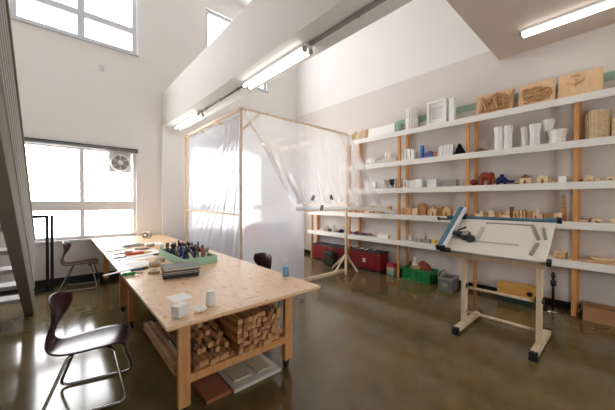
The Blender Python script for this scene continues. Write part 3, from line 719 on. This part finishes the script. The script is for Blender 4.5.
block('square woven box beside the tall basket', 610.5, 618, .25, ZB, 'wicker', 'wicker_box', 'basket', 5.53, .14)

# ---- third shelf
for k in range(4): tag(MB().box(5.46,5.62,Y(377,5.54),Y(366,5.54)-.02*k,ZCc+.042*k,ZCc+.042*k+.04).build('white_tray', 'white'), 'white tray, %s in the pile by the booth on the third shelf' % ('lowest','second up','third up','topmost')[k], 'tray', 'stack of white trays')
block('clear grey box beside the pile of white trays', 378, 384, .18, ZCc, 'acryl', 'acrylic_box', 'box')
t = put('paper_box', 'white box holding a black cone shape beside the post', 'box', 391, ZCc, 5.54)
w = .14
MB().box(-.08,.08,-w,-w+.006,0,.2).box(-.08,.08,w-.006,w,0,.2).box(-.08,.08,-w+.006,w-.006,0,.006).box(.074,.08,-w+.006,w-.006,.006,.2).build('case', 'white', t)
MB().lathe((-.02,-.04,.04), [(.003,0),(.05,.06),(.085,.13),(.08,.155),(.05,.165)], 16).build('black_cone', 'black', t)
t = put('white_frame_model', 'little open white frame just past the post on the third shelf', 'model', 406, ZCc, 5.5)
b = MB(); fr(b, -.05,.05,.05,0,.165,.018); b.build('frame', 'white', t)
block('white paper cube on the third shelf next to the open frame', 409, 415.5, .155, ZCc, 'white', 'paper_cube', 'paper model'); block('taller white paper cube on the third shelf before the gap', 416, 422, .17, ZCc, 'white', 'paper_cube', 'paper model')
block('white translucent cube alone in the middle of the bay', 428, 437, .155, ZCc, 'white_g', 'paper_cube', 'paper model')
block('grey mesh box before the post on the third shelf', 443.5, 457, .13, ZCc, 'grey', 'mesh_box', 'box')
b = MB(); b.ball((0,0,.06), .05, (1,1.2,1), 12, .1); o = b.build('felt_lump', 'rust'); o.location = (5.57, Y(473.5,5.57), ZCc); tag(o, 'small rust felt lump beside the red animal', 'figure')
t = put('felt_animal', 'rust red felt animal standing on the third shelf', 'figure', 485.5, ZCc, 5.52)
b = MB(); b.ball((0,0,.155), .068, (1,1.5,1), 14, .06); b.build('body', 'rust', t)
MB().ball((-.02,-.085,.165), .05, (1,1,1.1), 12, .08).build('head', 'rust', t)
for dx in (-.035,.035):
    for dy in (-.06,.065): MB().tube([(dx,dy,0),(dx,dy,.06),(dx,dy,.14)], [.028,.026,.034], 10).build('leg', 'rust', t)
MB().tube([(-.04,-.12,.15),(-.05,-.14,.08),(-.05,-.14,.02)], [.022,.018,.014], 8).build('trunk', 'rust', t)
t = put('felt_animal', 'dark blue felt animal with a long tail on the third shelf', 'figure', 502.5, ZCc, 5.52)
MB().ball((0,.02,.085), .055, (1,1.35,1), 14, .12).build('body', 'navy', t); MB().ball((-.01,.01,.15), .032, (1,1,.9), 12, .1).build('head', 'navy', t)
MB().tube([(0,-.04,.07),(0,-.1,.045),(-.02,-.15,.05)], [.03,.02,.022], 8).build('tail', 'navy', t)
for dx in (-.03,.03):
    for dy in (-.03,.07): MB().tube([(dx,dy,0),(dx,dy,.07)], .018, 8).build('leg', 'navy', t)
block('thin dark stick beyond the blue animal', 514, 519.5, .02, ZCc, 'wood_d', 'wood_stick', 'stick')
house('pale house with a dark brown gable roof on the third shelf', 520, 531, .15, ZCc, 'wood_c', 'gable', .5, 'wood_d')
house('pale house with a thin spire on the third shelf', 537.5, 548, .095, ZCc, 'wood_c', 'pin', .5)
block('small low wood block between spire house and white house', 550, 556, .025, ZCc, 'wood_a')
house('white flat-topped house next to the post on the third shelf', 558.5, 566, .09, ZCc, 'white', 'flat', 0)
block('small dark block just past the post on the third shelf', 577.5, 582, .03, ZCc, 'wood_d'); arch('rounded wooden arch on the third shelf past the post', 583.5, 594, .085, ZCc, 'wood_c')
block('low pale block beside the wooden arch', 595, 599, .045, ZCc, 'wood_c'); house('small house with a doorway at the picture edge of the third shelf', 606, 614, .06, ZCc, 'wood_c', 'flat', .5)

# ---- fourth shelf: block houses
for i, (a, c, h, m) in enumerate(((346,351,.09,'wood_b'),(352.5,357,.10,'wood_a'),(358,364,.08,'wood_b'),(365,370,.11,'wood_c'),(371,374,.16,'wood_b'),(376,381,.09,'wood_a'),(382,384.5,.08,'wood_d'),(388,391,.17,'wood_b'))):
    block('small wooden block, %s from the booth pole behind the plastic roll' % ('first','second','third','fourth','fifth','sixth','seventh','eighth')[i], a, c, h, ZD, m, group='blocks behind the plastic roll', x=5.57, d=.07)
block('square brown block by the post on the fourth shelf', 403, 412, .145, ZD, 'wood_a'); house('narrow pale house beside the square block', 413, 418, .13, ZD, 'wood_c', 'flat', 0)
house('tall round-topped house in the fourth shelf cluster', 418.5, 427, .25, ZD, 'wood_b', 'round', 0, x=5.58); house('tall house with chimney behind the arched front', 428.5, 434.5, .21, ZD, 'wood_a', 'tall', 0, x=5.58)
house('pale low house with tall doorway in the cluster', 431, 436, .14, ZD, 'wood_c', 'flat', .6, x=5.46, d=.06); block('broad plain brown block left of the gabled house', 436, 443, .175, ZD, 'wood_b', x=5.55)
house('gabled house with doorway beside the drafting arm', 443.5, 451.5, .20, ZD, 'wood_a', 'gable', .5); block('pale block mostly behind the drafting arm', 454.5, 458.5, .12, ZD, 'wood_c')
block('low brown block right of the double post on the fourth shelf', 471, 476, .06, ZD, 'wood_b'); 
o = put('block_house', 'pale L-shaped model house on the fourth shelf', 'model house', 479.7, ZD, 5.5); MB().box(-.04,.04,-.06,.06,0,.075).build('walls', 'wood_c', o); MB().box(-.04,.04,-.06,-.02,.075,.12).build('tower', 'wood_c', o)
house('little brown house right of the L-shaped house', 484, 489, .095, ZD, 'wood_b', 'gable', 0); house('pale gabled house without doorway on the fourth shelf', 489.5, 495, .13, ZD, 'wood_c', 'gable', 0)
block('brown block with pale neighbour on the fourth shelf', 495.5, 499, .10, ZD, 'wood_b'); house('small open doorway house on the fourth shelf', 499.5, 502.5, .10, ZD, 'wood_a', 'flat', .5)
o = put('block_house', 'pale stepped model house on the fourth shelf', 'model house', 506.5, ZD, 5.5); MB().box(-.04,.04,-.055,.055,0,.06).build('lower_step', 'wood_c', o); MB().box(-.04,.03,-.05,.03,.06,.10).build('middle_step', 'wood_a', o); MB().box(-.04,.03,-.045,.0,.10,.135).build('upper_step', 'wood_c', o)
block('tall slim brown tower in the middle of the fourth shelf', 510.3, 513.6, .20, ZD, 'wood_d'); house('house with a wide window opening right of the slim tower', 514, 519.5, .14, ZD, 'wood_a', 'flat', .7)
block('upright pale post of a pair on the fourth shelf', 520.5, 522.7, .15, ZD, 'wood_c'); block('upright brown post of a pair on the fourth shelf', 523.8, 526, .15, ZD, 'wood_a'); block('square dull brown block between post pair and arched gable', 527.5, 533.5, .13, ZD, 'wood_b')
house('tall pale house with step and arched door on the fourth shelf', 534, 539.5, .19, ZD, 'wood_c', 'tall', .6); house('tiny pale lean-to beside the tall arched house', 540, 543, .09, ZD, 'wood_c', 'flat', .5)
house('wide low brown house with round roof on the fourth shelf', 545, 555, .12, ZD, 'wood_b', 'round', 0, x=5.56); house('pale house with dark doorway in front of the tapering tower', 554.5, 562, .115, ZD, 'wood_c', 'flat', .6, x=5.48, d=.07)
o = MB().add([(-.04,-.045,0),(.04,-.045,0),(.04,.045,0),(-.04,.045,0),(-.02,-.014,.39),(.02,-.014,.39),(.02,.014,.39),(-.02,.014,.39)], ((3,2,1,0),(4,5,6,7),(0,1,5,4),(1,2,6,5),(2,3,7,6),(3,0,4,7))).build('wood_tower', 'wood_a'); o.location = (5.62, Y(563.5,5.62), ZD); tag(o, 'tallest tapering wooden tower by the post on the fourth shelf', 'tower')
block('flat pale plank past the post on the fourth shelf', 577, 588, .03, ZD, 'wood_c'); block('dark little block beside the flat plank', 588.5, 591.5, .05, ZD, 'wood_d'); house('pale gabled house right of the dark little block', 592, 603, .065, ZD, 'wood_c', 'gable', .5); block('pale block at the picture edge of the fourth shelf', 611, 617, .07, ZD, 'wood_c')

# ---- fifth shelf
random.seed(21)
for i, (p, w_, h, m, lab) in enumerate(((322,5,.07,'white','white scrap farthest along the fifth shelf'),(327,4,.13,'cream','cream folded scrap on the fifth shelf beyond the pole'),(330.5,3.2,.06,'purple','small dark purple scrap beyond the booth pole'),(334.4,2.8,.16,'white','tall white scrap on the fifth shelf beyond the pole'),(338,4,.05,'wood_b','brown scrap on the fifth shelf beyond the pole'),(341.5,4,.07,'navy','small navy scrap next to the booth pole'),(353,4,.05,'pink','small red scrap right of the booth pole'),(357,4,.07,'purple','purple scrap near the booth pole on the fifth shelf'),(361,5,.05,'wood_b','low brown scrap in the jumble on the fifth shelf'),(365,4.4,.06,'purple','second purple scrap in the fifth shelf jumble'),(369.5,5,.05,'grey','grey scrap in the fifth shelf jumble'),(374,4,.04,'wood_a','low tan scrap before the white box'))):
    crumple(lab, p-w_/2, p+w_/2, h+.02, ZE, m, 'craft_scrap', 30+i, 5.55)
block('white carton on the fifth shelf', 379, 389.5, .085, ZE, 'white', 'carton', 'box', 5.5, .1)
t = put('clear_cup', 'clear cup on the fifth shelf just past the post', 'cup', 411.5, ZE, 5.52); MB().lathe((0,0,0), [(.05,0),(.06,.13),(.055,.13),(.046,.006)], 18, False).build('cup_wall', 'acryl', t); MB().lathe((0,0,0), [(.05,0),(.05,.005)], 18).build('bottom', 'acryl', t)
block('low grey block beside the clear cup', 416, 422, .06, ZE, 'grey', 'grey_block', 'block'); t = put('spired_model', 'grey model with a thin dark spire on the fifth shelf', 'model', 427.5, ZE, 5.52)
MB().box(-.04,.04,-.065,.065,0,.075).build('base', 'grey', t); MB().lathe((0,.03,.075), [(.018,0),(.008,.05),(.003,.16)], 8).build('spire', 'grey_pl', t)
block('little yellow box beside the drafting arm on the fifth shelf', 433.5, 436.5, .08, ZE, 'yellow', 'yellow_box', 'box')
t = put('round_wood_box', 'round wooden box beside the post on the fifth shelf', 'box', 561.5, ZE, 5.54); MB().lathe((0,0,0), [(.075,0),(.075,.085)], 24).build('body', 'wood_a', t); MB().lathe((0,0,.085), [(.078,0),(.078,.02)], 24).build('lid', 'wood_c', t)
block('flat wooden plank under the round disc on the fifth shelf', 584, 622, .035, ZE, 'wood_a', 'wood_plank', 'plank', 5.5, .16)
o = MB().lathe((0,0,0), [(.11,0),(.12,.01),(.12,.035),(.11,.04)], 28).build('wood_disc', 'wood_c'); o.location = (5.55, Y(603,5.55), ZE+.035); tag(o, 'round pale wooden disc on the flat plank', 'disc')

# ================================================================== FLOOR BELOW THE SHELVES
def chest(label, y0, y1, h, plate=True):
    t = thing('red_chest', label, 'chest', (5.48, (y0+y1)/2, 0)); w = abs(y0-y1)/2
    MB().box(-.16,.14,-w+.01,w-.01,0,.05).build('plinth', 'black', t); MB().box(-.17,.15,-w,w,.05,h-.04).build('body', 'red', t, bevel=.008); MB().box(-.175,.155,-w-.005,w+.005,h-.04,h).build('lid', 'black', t, bevel=.006)
    MB().box(-.174,-.17,-w+.12,-w+.13,.07,h-.05).box(-.174,-.17,w-.13,w-.12,.07,h-.05).build('seam', 'black', t)
    if plate: MB().box(-.178,-.17,-.04,.04,.2,.29).build('label_plate', 'wood_c', t)
    return t
chest('dark red chest with pale square plate under the shelves', 4.44, 3.56, .47)
chest('dark red chest behind the dark green bag', 5.75, 4.62, .45, False)
random.seed(5)
for i in range(9):
    o = MB().box(-.05,.05,-.022,.022,0,.012).build('paper_scrap', ('white','pink','grey','white','cream','red','white','grey','pink')[i]); o.location = (5.5+random.uniform(-.08,.08), 3.86+.055*i, .4705+.0*i); o.rotation_euler = (0,0,random.uniform(-.3,.3)); tag(o, 'small paper scrap lying on the dark red chest lid', 'scrap', 'scraps on the red chest')
t = thing('tool_bag', 'dark green bag with red label in front of the red chest', 'bag', (5.12,4.9,0))
MB().prism([(-.17,0),(.17,0),(.19,.2),(.15,.33),(-.15,.33),(-.19,.2)], 'x', -.1,.1).build('body', 'dgreen', t, bevel=.03); MB().box(-.108,-.1,-.11,.09,.20,.24).build('label_patch', 'red', t)
MB().tube([(0,-.1,.33),(0,-.08,.40),(0,.08,.40),(0,.1,.33)], .012, 8).build('handle', 'black', t)
t = thing('plastic_crate', 'green plastic crate under the shelves', 'crate', (5.52,2.77,0))
w, d, h = .285, .16, .25; b = MB()
b.box(-d,d,-w,w,0,.012)
for k in range(6): b.box(-d,-d+.01,-w,w,.012+k*.04,.012+k*.04+.03); b.box(d-.01,d,-w,w,.012+k*.04,.012+k*.04+.03); b.box(-d+.01,d-.01,-w,-w+.01,.012+k*.04,.012+k*.04+.03); b.box(-d+.01,d-.01,w-.01,w,.012+k*.04,.012+k*.04+.03)
for k in range(7):
    y = -w+2*w*k/6; b.box(-d-.006,-d+.012,max(-w,y-.012),min(w,y+.012),0,h)
for s in (-1,1): b.box(-d,d,s*w-.008,s*w+.008,0,h) if False else b.box(d-.012,d+.004,s*(w-.02)-.015,s*(w-.02)+.015,0,h)
b.build('basket', 'green', t)
b = MB(); b.box(-d-.012,-d+.014,-w-.012,w+.012,h-.035,h).box(d-.014,d+.012,-w-.012,w+.012,h-.035,h).box(-d+.014,d-.014,-w-.012,-w+.014,h-.035,h).box(-d+.014,d-.014,w-.014,w+.012,h-.035,h); b.build('rim', 'green', t)
t = thing('spray_bottle', 'cream bottle with yellow label in the green crate', 'bottle', (5.5,2.86,.013)); MB().lathe((0,0,0), [(.05,0),(.055,.02),(.055,.3),(.03,.35),(.018,.36),(.018,.42)], 16).build('body', 'cream', t); MB().lathe((0,0,.18), [(.0565,0),(.0565,.09)], 16, False).build('label_band', 'yellow', t); MB().lathe((0,0,.42), [(.022,0),(.02,.03)], 12).build('cap', 'white', t)
t = thing('bottle', 'small dark bottle at the end of the green crate', 'bottle', (5.58,3.0,.013)); MB().lathe((0,0,0), [(.035,0),(.035,.25),(.015,.29),(.015,.32)], 14).build('body', 'dgreen', t); MB().lathe((0,0,.32), [(.017,0),(.017,.02)], 12).build('cap', 'black', t)
t = thing('leather_bag', 'rust brown bag slumped in the green crate', 'bag', (5.54,2.655,.013)); b = MB(); b.ball((0,0,.19), .13, (.75,.95,1.32), 14, .06); b.ball((0,.06,.33), .075, (.8,1,.9), 10, .1); b.build('body', 'rust', t); MB().tube([(-.03,-.05,.33),(-.04,0,.38),(-.03,.06,.33)], .01, 6).build('handle', 'wood_d', t)
tag(MB().rbox((5.42,2.80,.275), (.07,.20,.045), 0).build('wood_offcut', 'wood_b'), 'brown offcut on top in the green crate before the bag', 'offcut')
t = thing('wire_crate', 'grey plastic crate with wire handle beside the green crate', 'crate', (5.36,2.13,0), .06)
w, d, h = .115, .19, .24; b = MB()
b.box(-d,d,-w,w,0,.01).box(-d,-d+.012,-w,w,.01,h-.03).box(d-.012,d,-w,w,.01,h-.03).box(-d+.012,d-.012,-w,-w+.012,.01,h-.03).box(-d+.012,d-.012,w-.012,w,.01,h-.03); b.build('body', 'grey_pl', t)
b = MB(); b.box(-d-.01,-d+.015,-w-.01,w+.01,h-.03,h).box(d-.015,d+.01,-w-.01,w+.01,h-.03,h).box(-d+.015,d-.015,-w-.01,-w+.015,h-.03,h).box(-d+.015,d-.015,w-.015,w+.01,h-.03,h); b.build('rim', 'grey', t)
MB().box(-d+.02,d-.02,-w+.02,w-.02,.01,h-.05).build('contents', 'grey_pl', t)
MB().tube(arc_path([(-.15,w-.0,h),(-.12,w-.02,h+.09),(.1,w-.02,h+.09),(.14,w,h)], .04), .006, 6).build('wire_handle', 'black_m', t)
MB().box(-d-.014,-d-.008,-.05,.05,.08,.15).build('label_plate', 'grey', t)
for i, (z0, m, lab) in enumerate(((0,'green_p','pale green carton on the floor between chest and green crate'),(.09,'cream','cream carton stacked on the pale green carton'),(.17,'pink','small reddish carton topmost between chest and crate'))):
    o = MB().box(-.09,.09,-.08,.08,0,.085 if i == 0 else .075).build('carton', m, None, bevel=.003); o.location = (5.52,3.4,z0-.0+(.0 if i==0 else -.003*i)); tag(o, lab, 'box')
# yellow wood box and green case
flat('green_case', 'low dark green case on the floor behind the drafting table', 'case', [(5.38,.80),(5.62,.80),(5.62,1.36),(5.38,1.36)], 0, .12, 'dgreen')
t = thing('wood_box', 'yellow wooden box with black knob behind the drafting table', 'box', (5.5,1.11,.12)); MB().box(-.13,.13,-.26,.26,0,.15).build('body', 'ywood', t, bevel=.004); MB().box(-.135,.135,-.265,.265,.15,.165).build('lid', 'ywood', t)
MB().tube([(-.131,-.17,.08),(-.155,-.17,.08)], .035, 12).build('knob', 'black', t); MB().tube([(-.155,-.17,.08),(-.175,-.17,.08)], .012, 8).build('knob_tip', 'black', t)
# black stand
t = thing('machine_stand', 'black pillar stand on a round metal foot beside the right post', 'stand', (5.42,.68,0))
MB().lathe((0,0,0), [(.085,0),(.085,.012),(.03,.03)], 20).build('foot_plate', 'steel', t); MB().tube([(0,0,.02),(0,0,.58)], .016, 12).build('pole', 'black_m', t); MB().tube([(0,0,.38),(0,0,.46)], .035, 12).build('clamp', 'black', t); MB().bar((-.06,0,.42),(.06,0,.42), .03).build('clamp_arm', 'black', t); MB().tube([(0,0,.50),(0,0,.56)], .024, 12).build('collar', 'black', t)
# open cardboard box
t = thing('cardboard_box', 'open cardboard box on the floor by the right post', 'box', (5.5,.10,0))
w, d, h = .26, .16, .19; b = MB(); b.box(-d,d,-w,w,0,.006).box(-d,-d+.006,-w,w,.006,h).box(d-.006,d,-w,w,.006,h).box(-d+.006,d-.006,-w,-w+.006,.006,h).box(-d+.006,d-.006,w-.006,w,.006,h); b.build('carton_body', 'card', t)
MB().rbox((-.0,w+.022,h-.05), (2*d-.02,.006,.11), 0, (.28,'X')).build('flap', 'card', t); MB().box(-d+.008,d-.008,-w+.01,w-.01,.006,.07).build('contents', 'black', t)

# ================================================================== DRAFTING TABLE
t = thing('drafting_table', 'pale wooden drafting table with tilted white board', 'drafting table', (3.85,.965,0))
def Bx(b, x0,x1,y0,y1,z0,z1): return b.box(x0-3.85,x1-3.85,y0-.965,y1-.965,z0,z1)
for y in (1.335, .592):
    Bx(MB(), 3.56,4.38,y-.035,y+.035,.03,.085).build('foot', 'draft_wood', t, bevel=.006)
    for x in (3.555, 4.345): Bx(MB(), x,x+.055,y-.037,y+.037,.0,.088).build('foot_cap', 'black', t, bevel=.004)
    Bx(MB(), 3.80,3.90,y-.022,y+.022,.085,1.0).build('post', 'draft_wood', t, bevel=.004)
    MB().tube([(.0,(y-.965)-.04*(1 if y < 1 else -1),.55),(.0,(y-.965)+.04*(1 if y < 1 else -1),.55)], .03, 12).build('knob', 'black', t)
for z in (.53, .22): MB().tube([(0,.35,z),(0,-.35,z)], .017, 10).build('stretcher', 'draft_wood', t)
ang = math.atan2(.36, .55); BL = .665
BT = Matrix.Translation((3.6-3.85, 0, 1.01)) @ Matrix.Rotation(-ang, 4, 'Y')     # board plane: local x up the slope
b = MB().box(0,BL,-.458,.51,-.022,0,BT); bd = b.build('board', 'board', t, bevel=.003)
MB().box(-.004,.05,-.455,.50,-.10,-.023,BT).build('board_rail', 'draft_wood', t); MB().box(BL-.06,BL,-.455,.50,-.075,-.023,BT).build('board_rail', 'draft_wood', t)
for y in (.37,-.373): MB().box(.05,BL-.06,y-.02,y+.02,-.065,-.023,BT).build('tilt_bracket', 'draft_wood', t)
for y in (.37,-.373): MB().bar((.0,y,.98),(.06,y,1.0), .04).build('hinge_block', 'draft_wood', t)
# rails and arm (drafting machine)
d = thing('drafting_machine', 'teal track drafting machine with black head on the board', 'drafting machine', (3.85,.965,0))
MB().box(BL+.004,BL+.038,-.46,.72,-.012,.02,BT).build('top_rail', 'teal', d, bevel=.004)
MB().box(BL+.003,BL+.02,.50,.84,-.045,-.012,BT).build('rail_tube', 'alu', d); MB().box(BL+.003,BL+.025,.83,.86,-.05,-.008,BT).build('rail_cap', 'black', d)
MB().box(BL+.003,BL+.055,-.51,-.465,-.015,.035,BT).build('end_cap', 'black', d); MB().box(BL+.003,BL+.052,-.458,-.37,-.012,.034,BT).build('end_block', 'teal', d)
MB().box(-.025,.83,.525,.585,.04,.085,BT).build('arm', 'teal', d, bevel=.003); MB().box(-.025,.83,.495,.525,.04,.08,BT).build('arm_edge', 'frame', d)
MB().box(-.05,-.025,.485,.595,.02,.09,BT).build('arm_cap', 'black', d); MB().box(BL-.02,BL+.07,.46,.56,.003,.04,BT).build('carriage', 'black', d); MB().box(-.045,-.003,.44,.56,.002,.04,BT).build('roller', 'black', d)
MB().tube([BT@Vector((-.02,.55,.0)), BT@Vector((-.02,.20,.0))], .014, 8).build('lower_rail', 'grey_pl', d); MB().tube([BT@Vector((-.02,.20,.0)), BT@Vector((-.02,-.465,.0))], .008, 8).build('lower_track', 'alu', d); MB().box(-.04,.02,-.50,-.463,-.02,.03,BT).build('end_stop', 'black', d)
def hp(x, y, z): return BT@Vector((x,y,z))
b = MB(); b.tube([hp(.27,.35,.004),hp(.27,.35,.06)], .062, 20); b.build('head', 'black', d); MB().tube([hp(.27,.35,.06),hp(.27,.35,.075)], .042, 16).build('head_dial', 'alu', d)
MB().tube([hp(.28,.49,.045),hp(.27,.38,.045)], .036, 10).build('head_arm', 'black', d); MB().tube([hp(.31,.45,.07),hp(.37,.36,.085)], .012, 8).build('lever', 'black', d); MB().tube([hp(.225,.285,.004),hp(.225,.285,.04)], .05, 16).build('head_base', 'black', d)
MB().box(.22,.50,.20,.24,.004,.008,BT).build('scale', 'alu_l', d) 
MB().box(.205,.22,-.20,.23,.004,.010,BT).build('scale', 'alu_l', d)
def slat_(nm, label, y0, x0, y1, x1, w):
    p, q = Vector((x0,y0,.004)), Vector((x1,y1,.004)); dd = q-p; m = BT @ Matrix.Translation(p+Vector((0,0,0))) @ Matrix.Rotation(math.atan2(dd.y,dd.x), 4, 'Z')
    o = MB().box(0,dd.length,-w/2,w/2,-.0035,.003,m).build(nm, 'alu'); o.location = (3.85,.965,0); return tag(o, label, 'scale ruler')
slat_('scale_ruler', 'long thin ruler along the top of the drafting board', .21,.59, -.28,.59, .018)
slat_('scale_ruler', 'short grey scale slanting down by the ruler end on the board', -.27,.57, -.355,.33, .035); slat_('scale_ruler', 'short grey scale nearest the board edge at its top corner', -.365,.55, -.41,.35, .03); slat_('scale_ruler', 'short grey scale slanting the other way low on the board', -.355,.28, -.325,.07, .035)

# ================================================================== PLASTIC BOOTH
YB, X0, X1, ZT = 4.21, 2.25, 4.91, 3.12
t = thing('booth_frame', 'pale timber booth frame carrying plastic sheets', 'booth frame', ((X0+X1)/2, 5.6, 0))
ox, oy = (X0+X1)/2, 5.6
def T3(b, p, q, w=.045, nm='rail'): return MB().bar((p[0]-ox,p[1]-oy,p[2]), (q[0]-ox,q[1]-oy,q[2]), w).build(nm, 'frame_wood', t)
YK = 6.85
for x, y in ((X0,YB),(X1,YB),(X0+.0,YK),(X1,YK)): T3(0, (x,y,0), (x,y,ZT), .045, 'post')
for a, c in (((X0,YB),(X1,YB)),((X0,YK),(X1,YK)),((X0,YB),(X0,YK)),((X1,YB),(X1,YK))): T3(0, (a[0],a[1],ZT), (c[0],c[1],ZT), .045, 'top_rail')
for x in (3.15,4.05): T3(0, (x,YB,ZT-.02), (x,YK,ZT-.02), .035, 'rafter')
for y in (5.1,6.0): T3(0, (X0,y,ZT-.055), (X1,y,ZT-.055), .035, 'rafter')
for p, q in (((X0,YB,1.37),(X0,YK,1.39)),((3.66,YB+.085,1.41),(X1,YB+.085,1.42)),((X1,YB,1.40),(X1,YK,1.40))): T3(0, p, q, .04, 'middle_rail')
T3(0, (3.685,YB+.085,0), (3.685,YB+.085,1.39), .04, 'short_post')
for p, q in (((X0,YB-.0,2.75),(X0+.38,YB,ZT)),((X1,YB,2.75),(X1-.32,YB,ZT))): T3(0, p, q, .035, 'corner_brace')
T3(0, (X0,YB,.03), (X1,YB,.03), .06, 'sill_board'); T3(0, (X0,YB,.03), (X0,YK,.03), .06, 'sill_board')
for dx, dy in ((-.02,.40),(-.36,.02),(.1,-.26),(-.26,-.22)): T3(0, (X1,YB,.40), (X1+dx,YB+dy,.02), .035, 'foot_brace')
# sheets
def corner_folds(p, amp):
    dy, dz = p[0], 3.08-p[1]; a = math.atan2(dy, max(dz,1e-3)); r = math.hypot(dy, dz)
    return amp*math.sin(a*26+1.5*math.sin(a*9))*min(1, r*1.2)*math.exp(-r*.35) + .006*math.sin(dy*17+p[1]*2)
def sheetL(u, v):
    s = u*(2.62+1.38)
    if s < 2.62:
        y = YK-.04 - s*(YK-.04-YB-.045)/2.62; zt = 3.04; z = .07 + v*(zt-.03)
        f = abs(corner_folds((y-YB+.001, z), .04)); return (X0+.045+f, y, z)
    x = X0+.045+(s-2.62); zt = 3.08 - max(0, x-X0-.02)*1.145; z = .03 + v*(zt-.03)
    f = -abs(corner_folds((x-X0+.04, z), .03)); bulge = .10*math.exp(-z*7)*max(0, (x-3.0))
    return (x, YB+.036-f*.3, z)
MB().grid(sheetL, 110, 46).build('plastic_sheet', 'sheet_a', None, solid=0)
tag(bpy.data.objects['plastic_sheet'], 'hazy plastic sheet wrapping the booth corner pole down to the floor', 'plastic sheet')
def sheetR(u, v):
    # v 0 top .. 1 bottom hem
    if u < .8:
        q = u/.8; xt = X0+.05+q*(X1-X0-.05+.02); xb = 3.24+q*(4.93-3.24); x = xt+(xb-xt)*v; z = 3.10+(1.57-3.10)*v
        f = -.10*v**4*abs(math.sin(q*27+v*3.5))-.03*v*abs(math.sin(q*34+v*2.2)); zz = z + .02*v*math.sin(q*40)
        return (x+ .03*v*v*math.sin(q*31), YB-.05+f, zz)
    q = (u-.8)/.2; xb, yb, zb = 4.93+q*(5.36-4.93), YB-.06+q*(3.52-YB+.09), 1.49+q*.03
    xt, yt = X1+.02+.02*q, YB-.06-.03*q; f = .03*v*math.sin(q*16+1)
    return (xt+(xb-xt)*v+f*.8, yt+(yb-yt)*v+f*.5, 3.10+(zb-3.10)*v)
o = MB().grid(sheetR, 120, 30).build('plastic_sheet', 'sheet_b', None); tag(o, 'thin plastic sheet hanging from the booth top rail to a rolled hem', 'plastic sheet')
pts = [(3.36,YB-.11,1.455),(3.8,YB-.12,1.465),(4.3,YB-.11,1.455),(4.75,YB-.11,1.46),(4.98,YB-.13,1.45),(5.15,3.83,1.44),(5.33,3.55,1.42),(5.44,3.40,1.384),(5.50,3.32,1.38)]
b = MB(); b.tube(pts, [.035,.04,.035,.04,.042,.045,.046,.044,.03], 12); o = b.build('plastic_roll', 'sheet_roll'); tag(o, 'rolled plastic hem running from the booth onto the fourth shelf', 'plastic roll')
def clamp(label, x, z, rz):
    t = thing('spring_clamp', label, 'clamp', (x, YB-.27, z), 0); t.rotation_euler = (0, rz, 0)
    MB().bar((0,-.02,-.05),(0.012,-.02,.06), .018).build('jaw', 'black', t); MB().bar((0,.03,-.05),(-.03,-.02,.06), .018).build('jaw', 'black', t); MB().tube([(0,-.03,.0),(0,.04,.0)], .012, 8).build('pivot', 'steel', t)
clamp('black spring clamp at the sheet corner above the rail', 3.62, 1.66, .5); clamp('black spring clamp higher among the sheet folds toward the pole', 4.13, 1.68, -.5); clamp('black spring clamp low on the rail by the sheet edge', 3.86, 1.47, .1)

# inside the booth
t = thing('trestle_table', 'pale trestle table standing inside the plastic booth', 'table', (4.0,5.6,0))
MB().box(-.7,.55,-.4,.4,.70,.73).build('tabletop', 'frame_wood', t)
for x in (-.5,.4):
    for s in (-1,1): MB().bar((x+.0,s*.08,.70),(x,s*.33,.0), .045).build('leg', 'frame_wood', t)
    MB().bar((x,-.22,.28),(x,.22,.28), .035).build('stretcher', 'frame_wood', t)
for x0, x1, m, lab in ((-.68,-.36,'pink','reddish box on the trestle table in the booth'),(-.32,.0,'white','white box on the trestle table in the booth'),(.03,.5,'purple','dusky blue box on the trestle table in the booth')):
    o = MB().box(x0,x1,-.25,.2,0,.36).build('storage_box', m, None, bevel=.004); o.location = (4.0,5.6,.73); tag(o, lab, 'box')
o = MB().box(-.74,.55,-.28,.28,0,.02).build('foam_board', 'white'); o.location = (4.0,5.6,1.09); tag(o, 'white board laid over the boxes inside the booth', 'board')
# ================================================================== LIGHT
w = bpy.data.worlds.new('world'); S.world = w; w.use_nodes = True
bg = w.node_tree.nodes['Background']; bg.inputs[0].default_value = (.965,.98,1,1); bg.inputs[1].default_value = 9.0
for (x0,x1,z0,z1) in wins:
    l = bpy.data.lights.new('portal', 'AREA'); l.shape = 'RECTANGLE'; l.size = x1-x0; l.size_y = z1-z0; l.cycles.is_portal = True
    o = bpy.data.objects.new('window_portal', l); C.objects.link(o); o.location = ((x0+x1)/2, YW+WT+.01, (z0+z1)/2); o.rotation_euler = (-PI/2,0,0)
l = bpy.data.lights.new('portal', 'AREA'); l.shape = 'RECTANGLE'; l.size = FW[1]-FW[0]; l.size_y = FW[3]-FW[2]; l.cycles.is_portal = True
o = bpy.data.objects.new('window_portal', l); C.objects.link(o); o.location = ((FW[0]+FW[1])/2, YF-.21, (FW[2]+FW[3])/2); o.rotation_euler = (PI/2,0,0)
c = S.cycles
c.use_denoising = True; c.max_bounces = 14; c.diffuse_bounces = 10; c.transparent_max_bounces = 16; c.sample_clamp_indirect = 8; c.caustics_reflective = False; c.caustics_refractive = False
S.view_settings.view_transform = 'Standard'; S.view_settings.look = 'None'; S.view_settings.gamma = 1; S.view_settings.exposure = .6
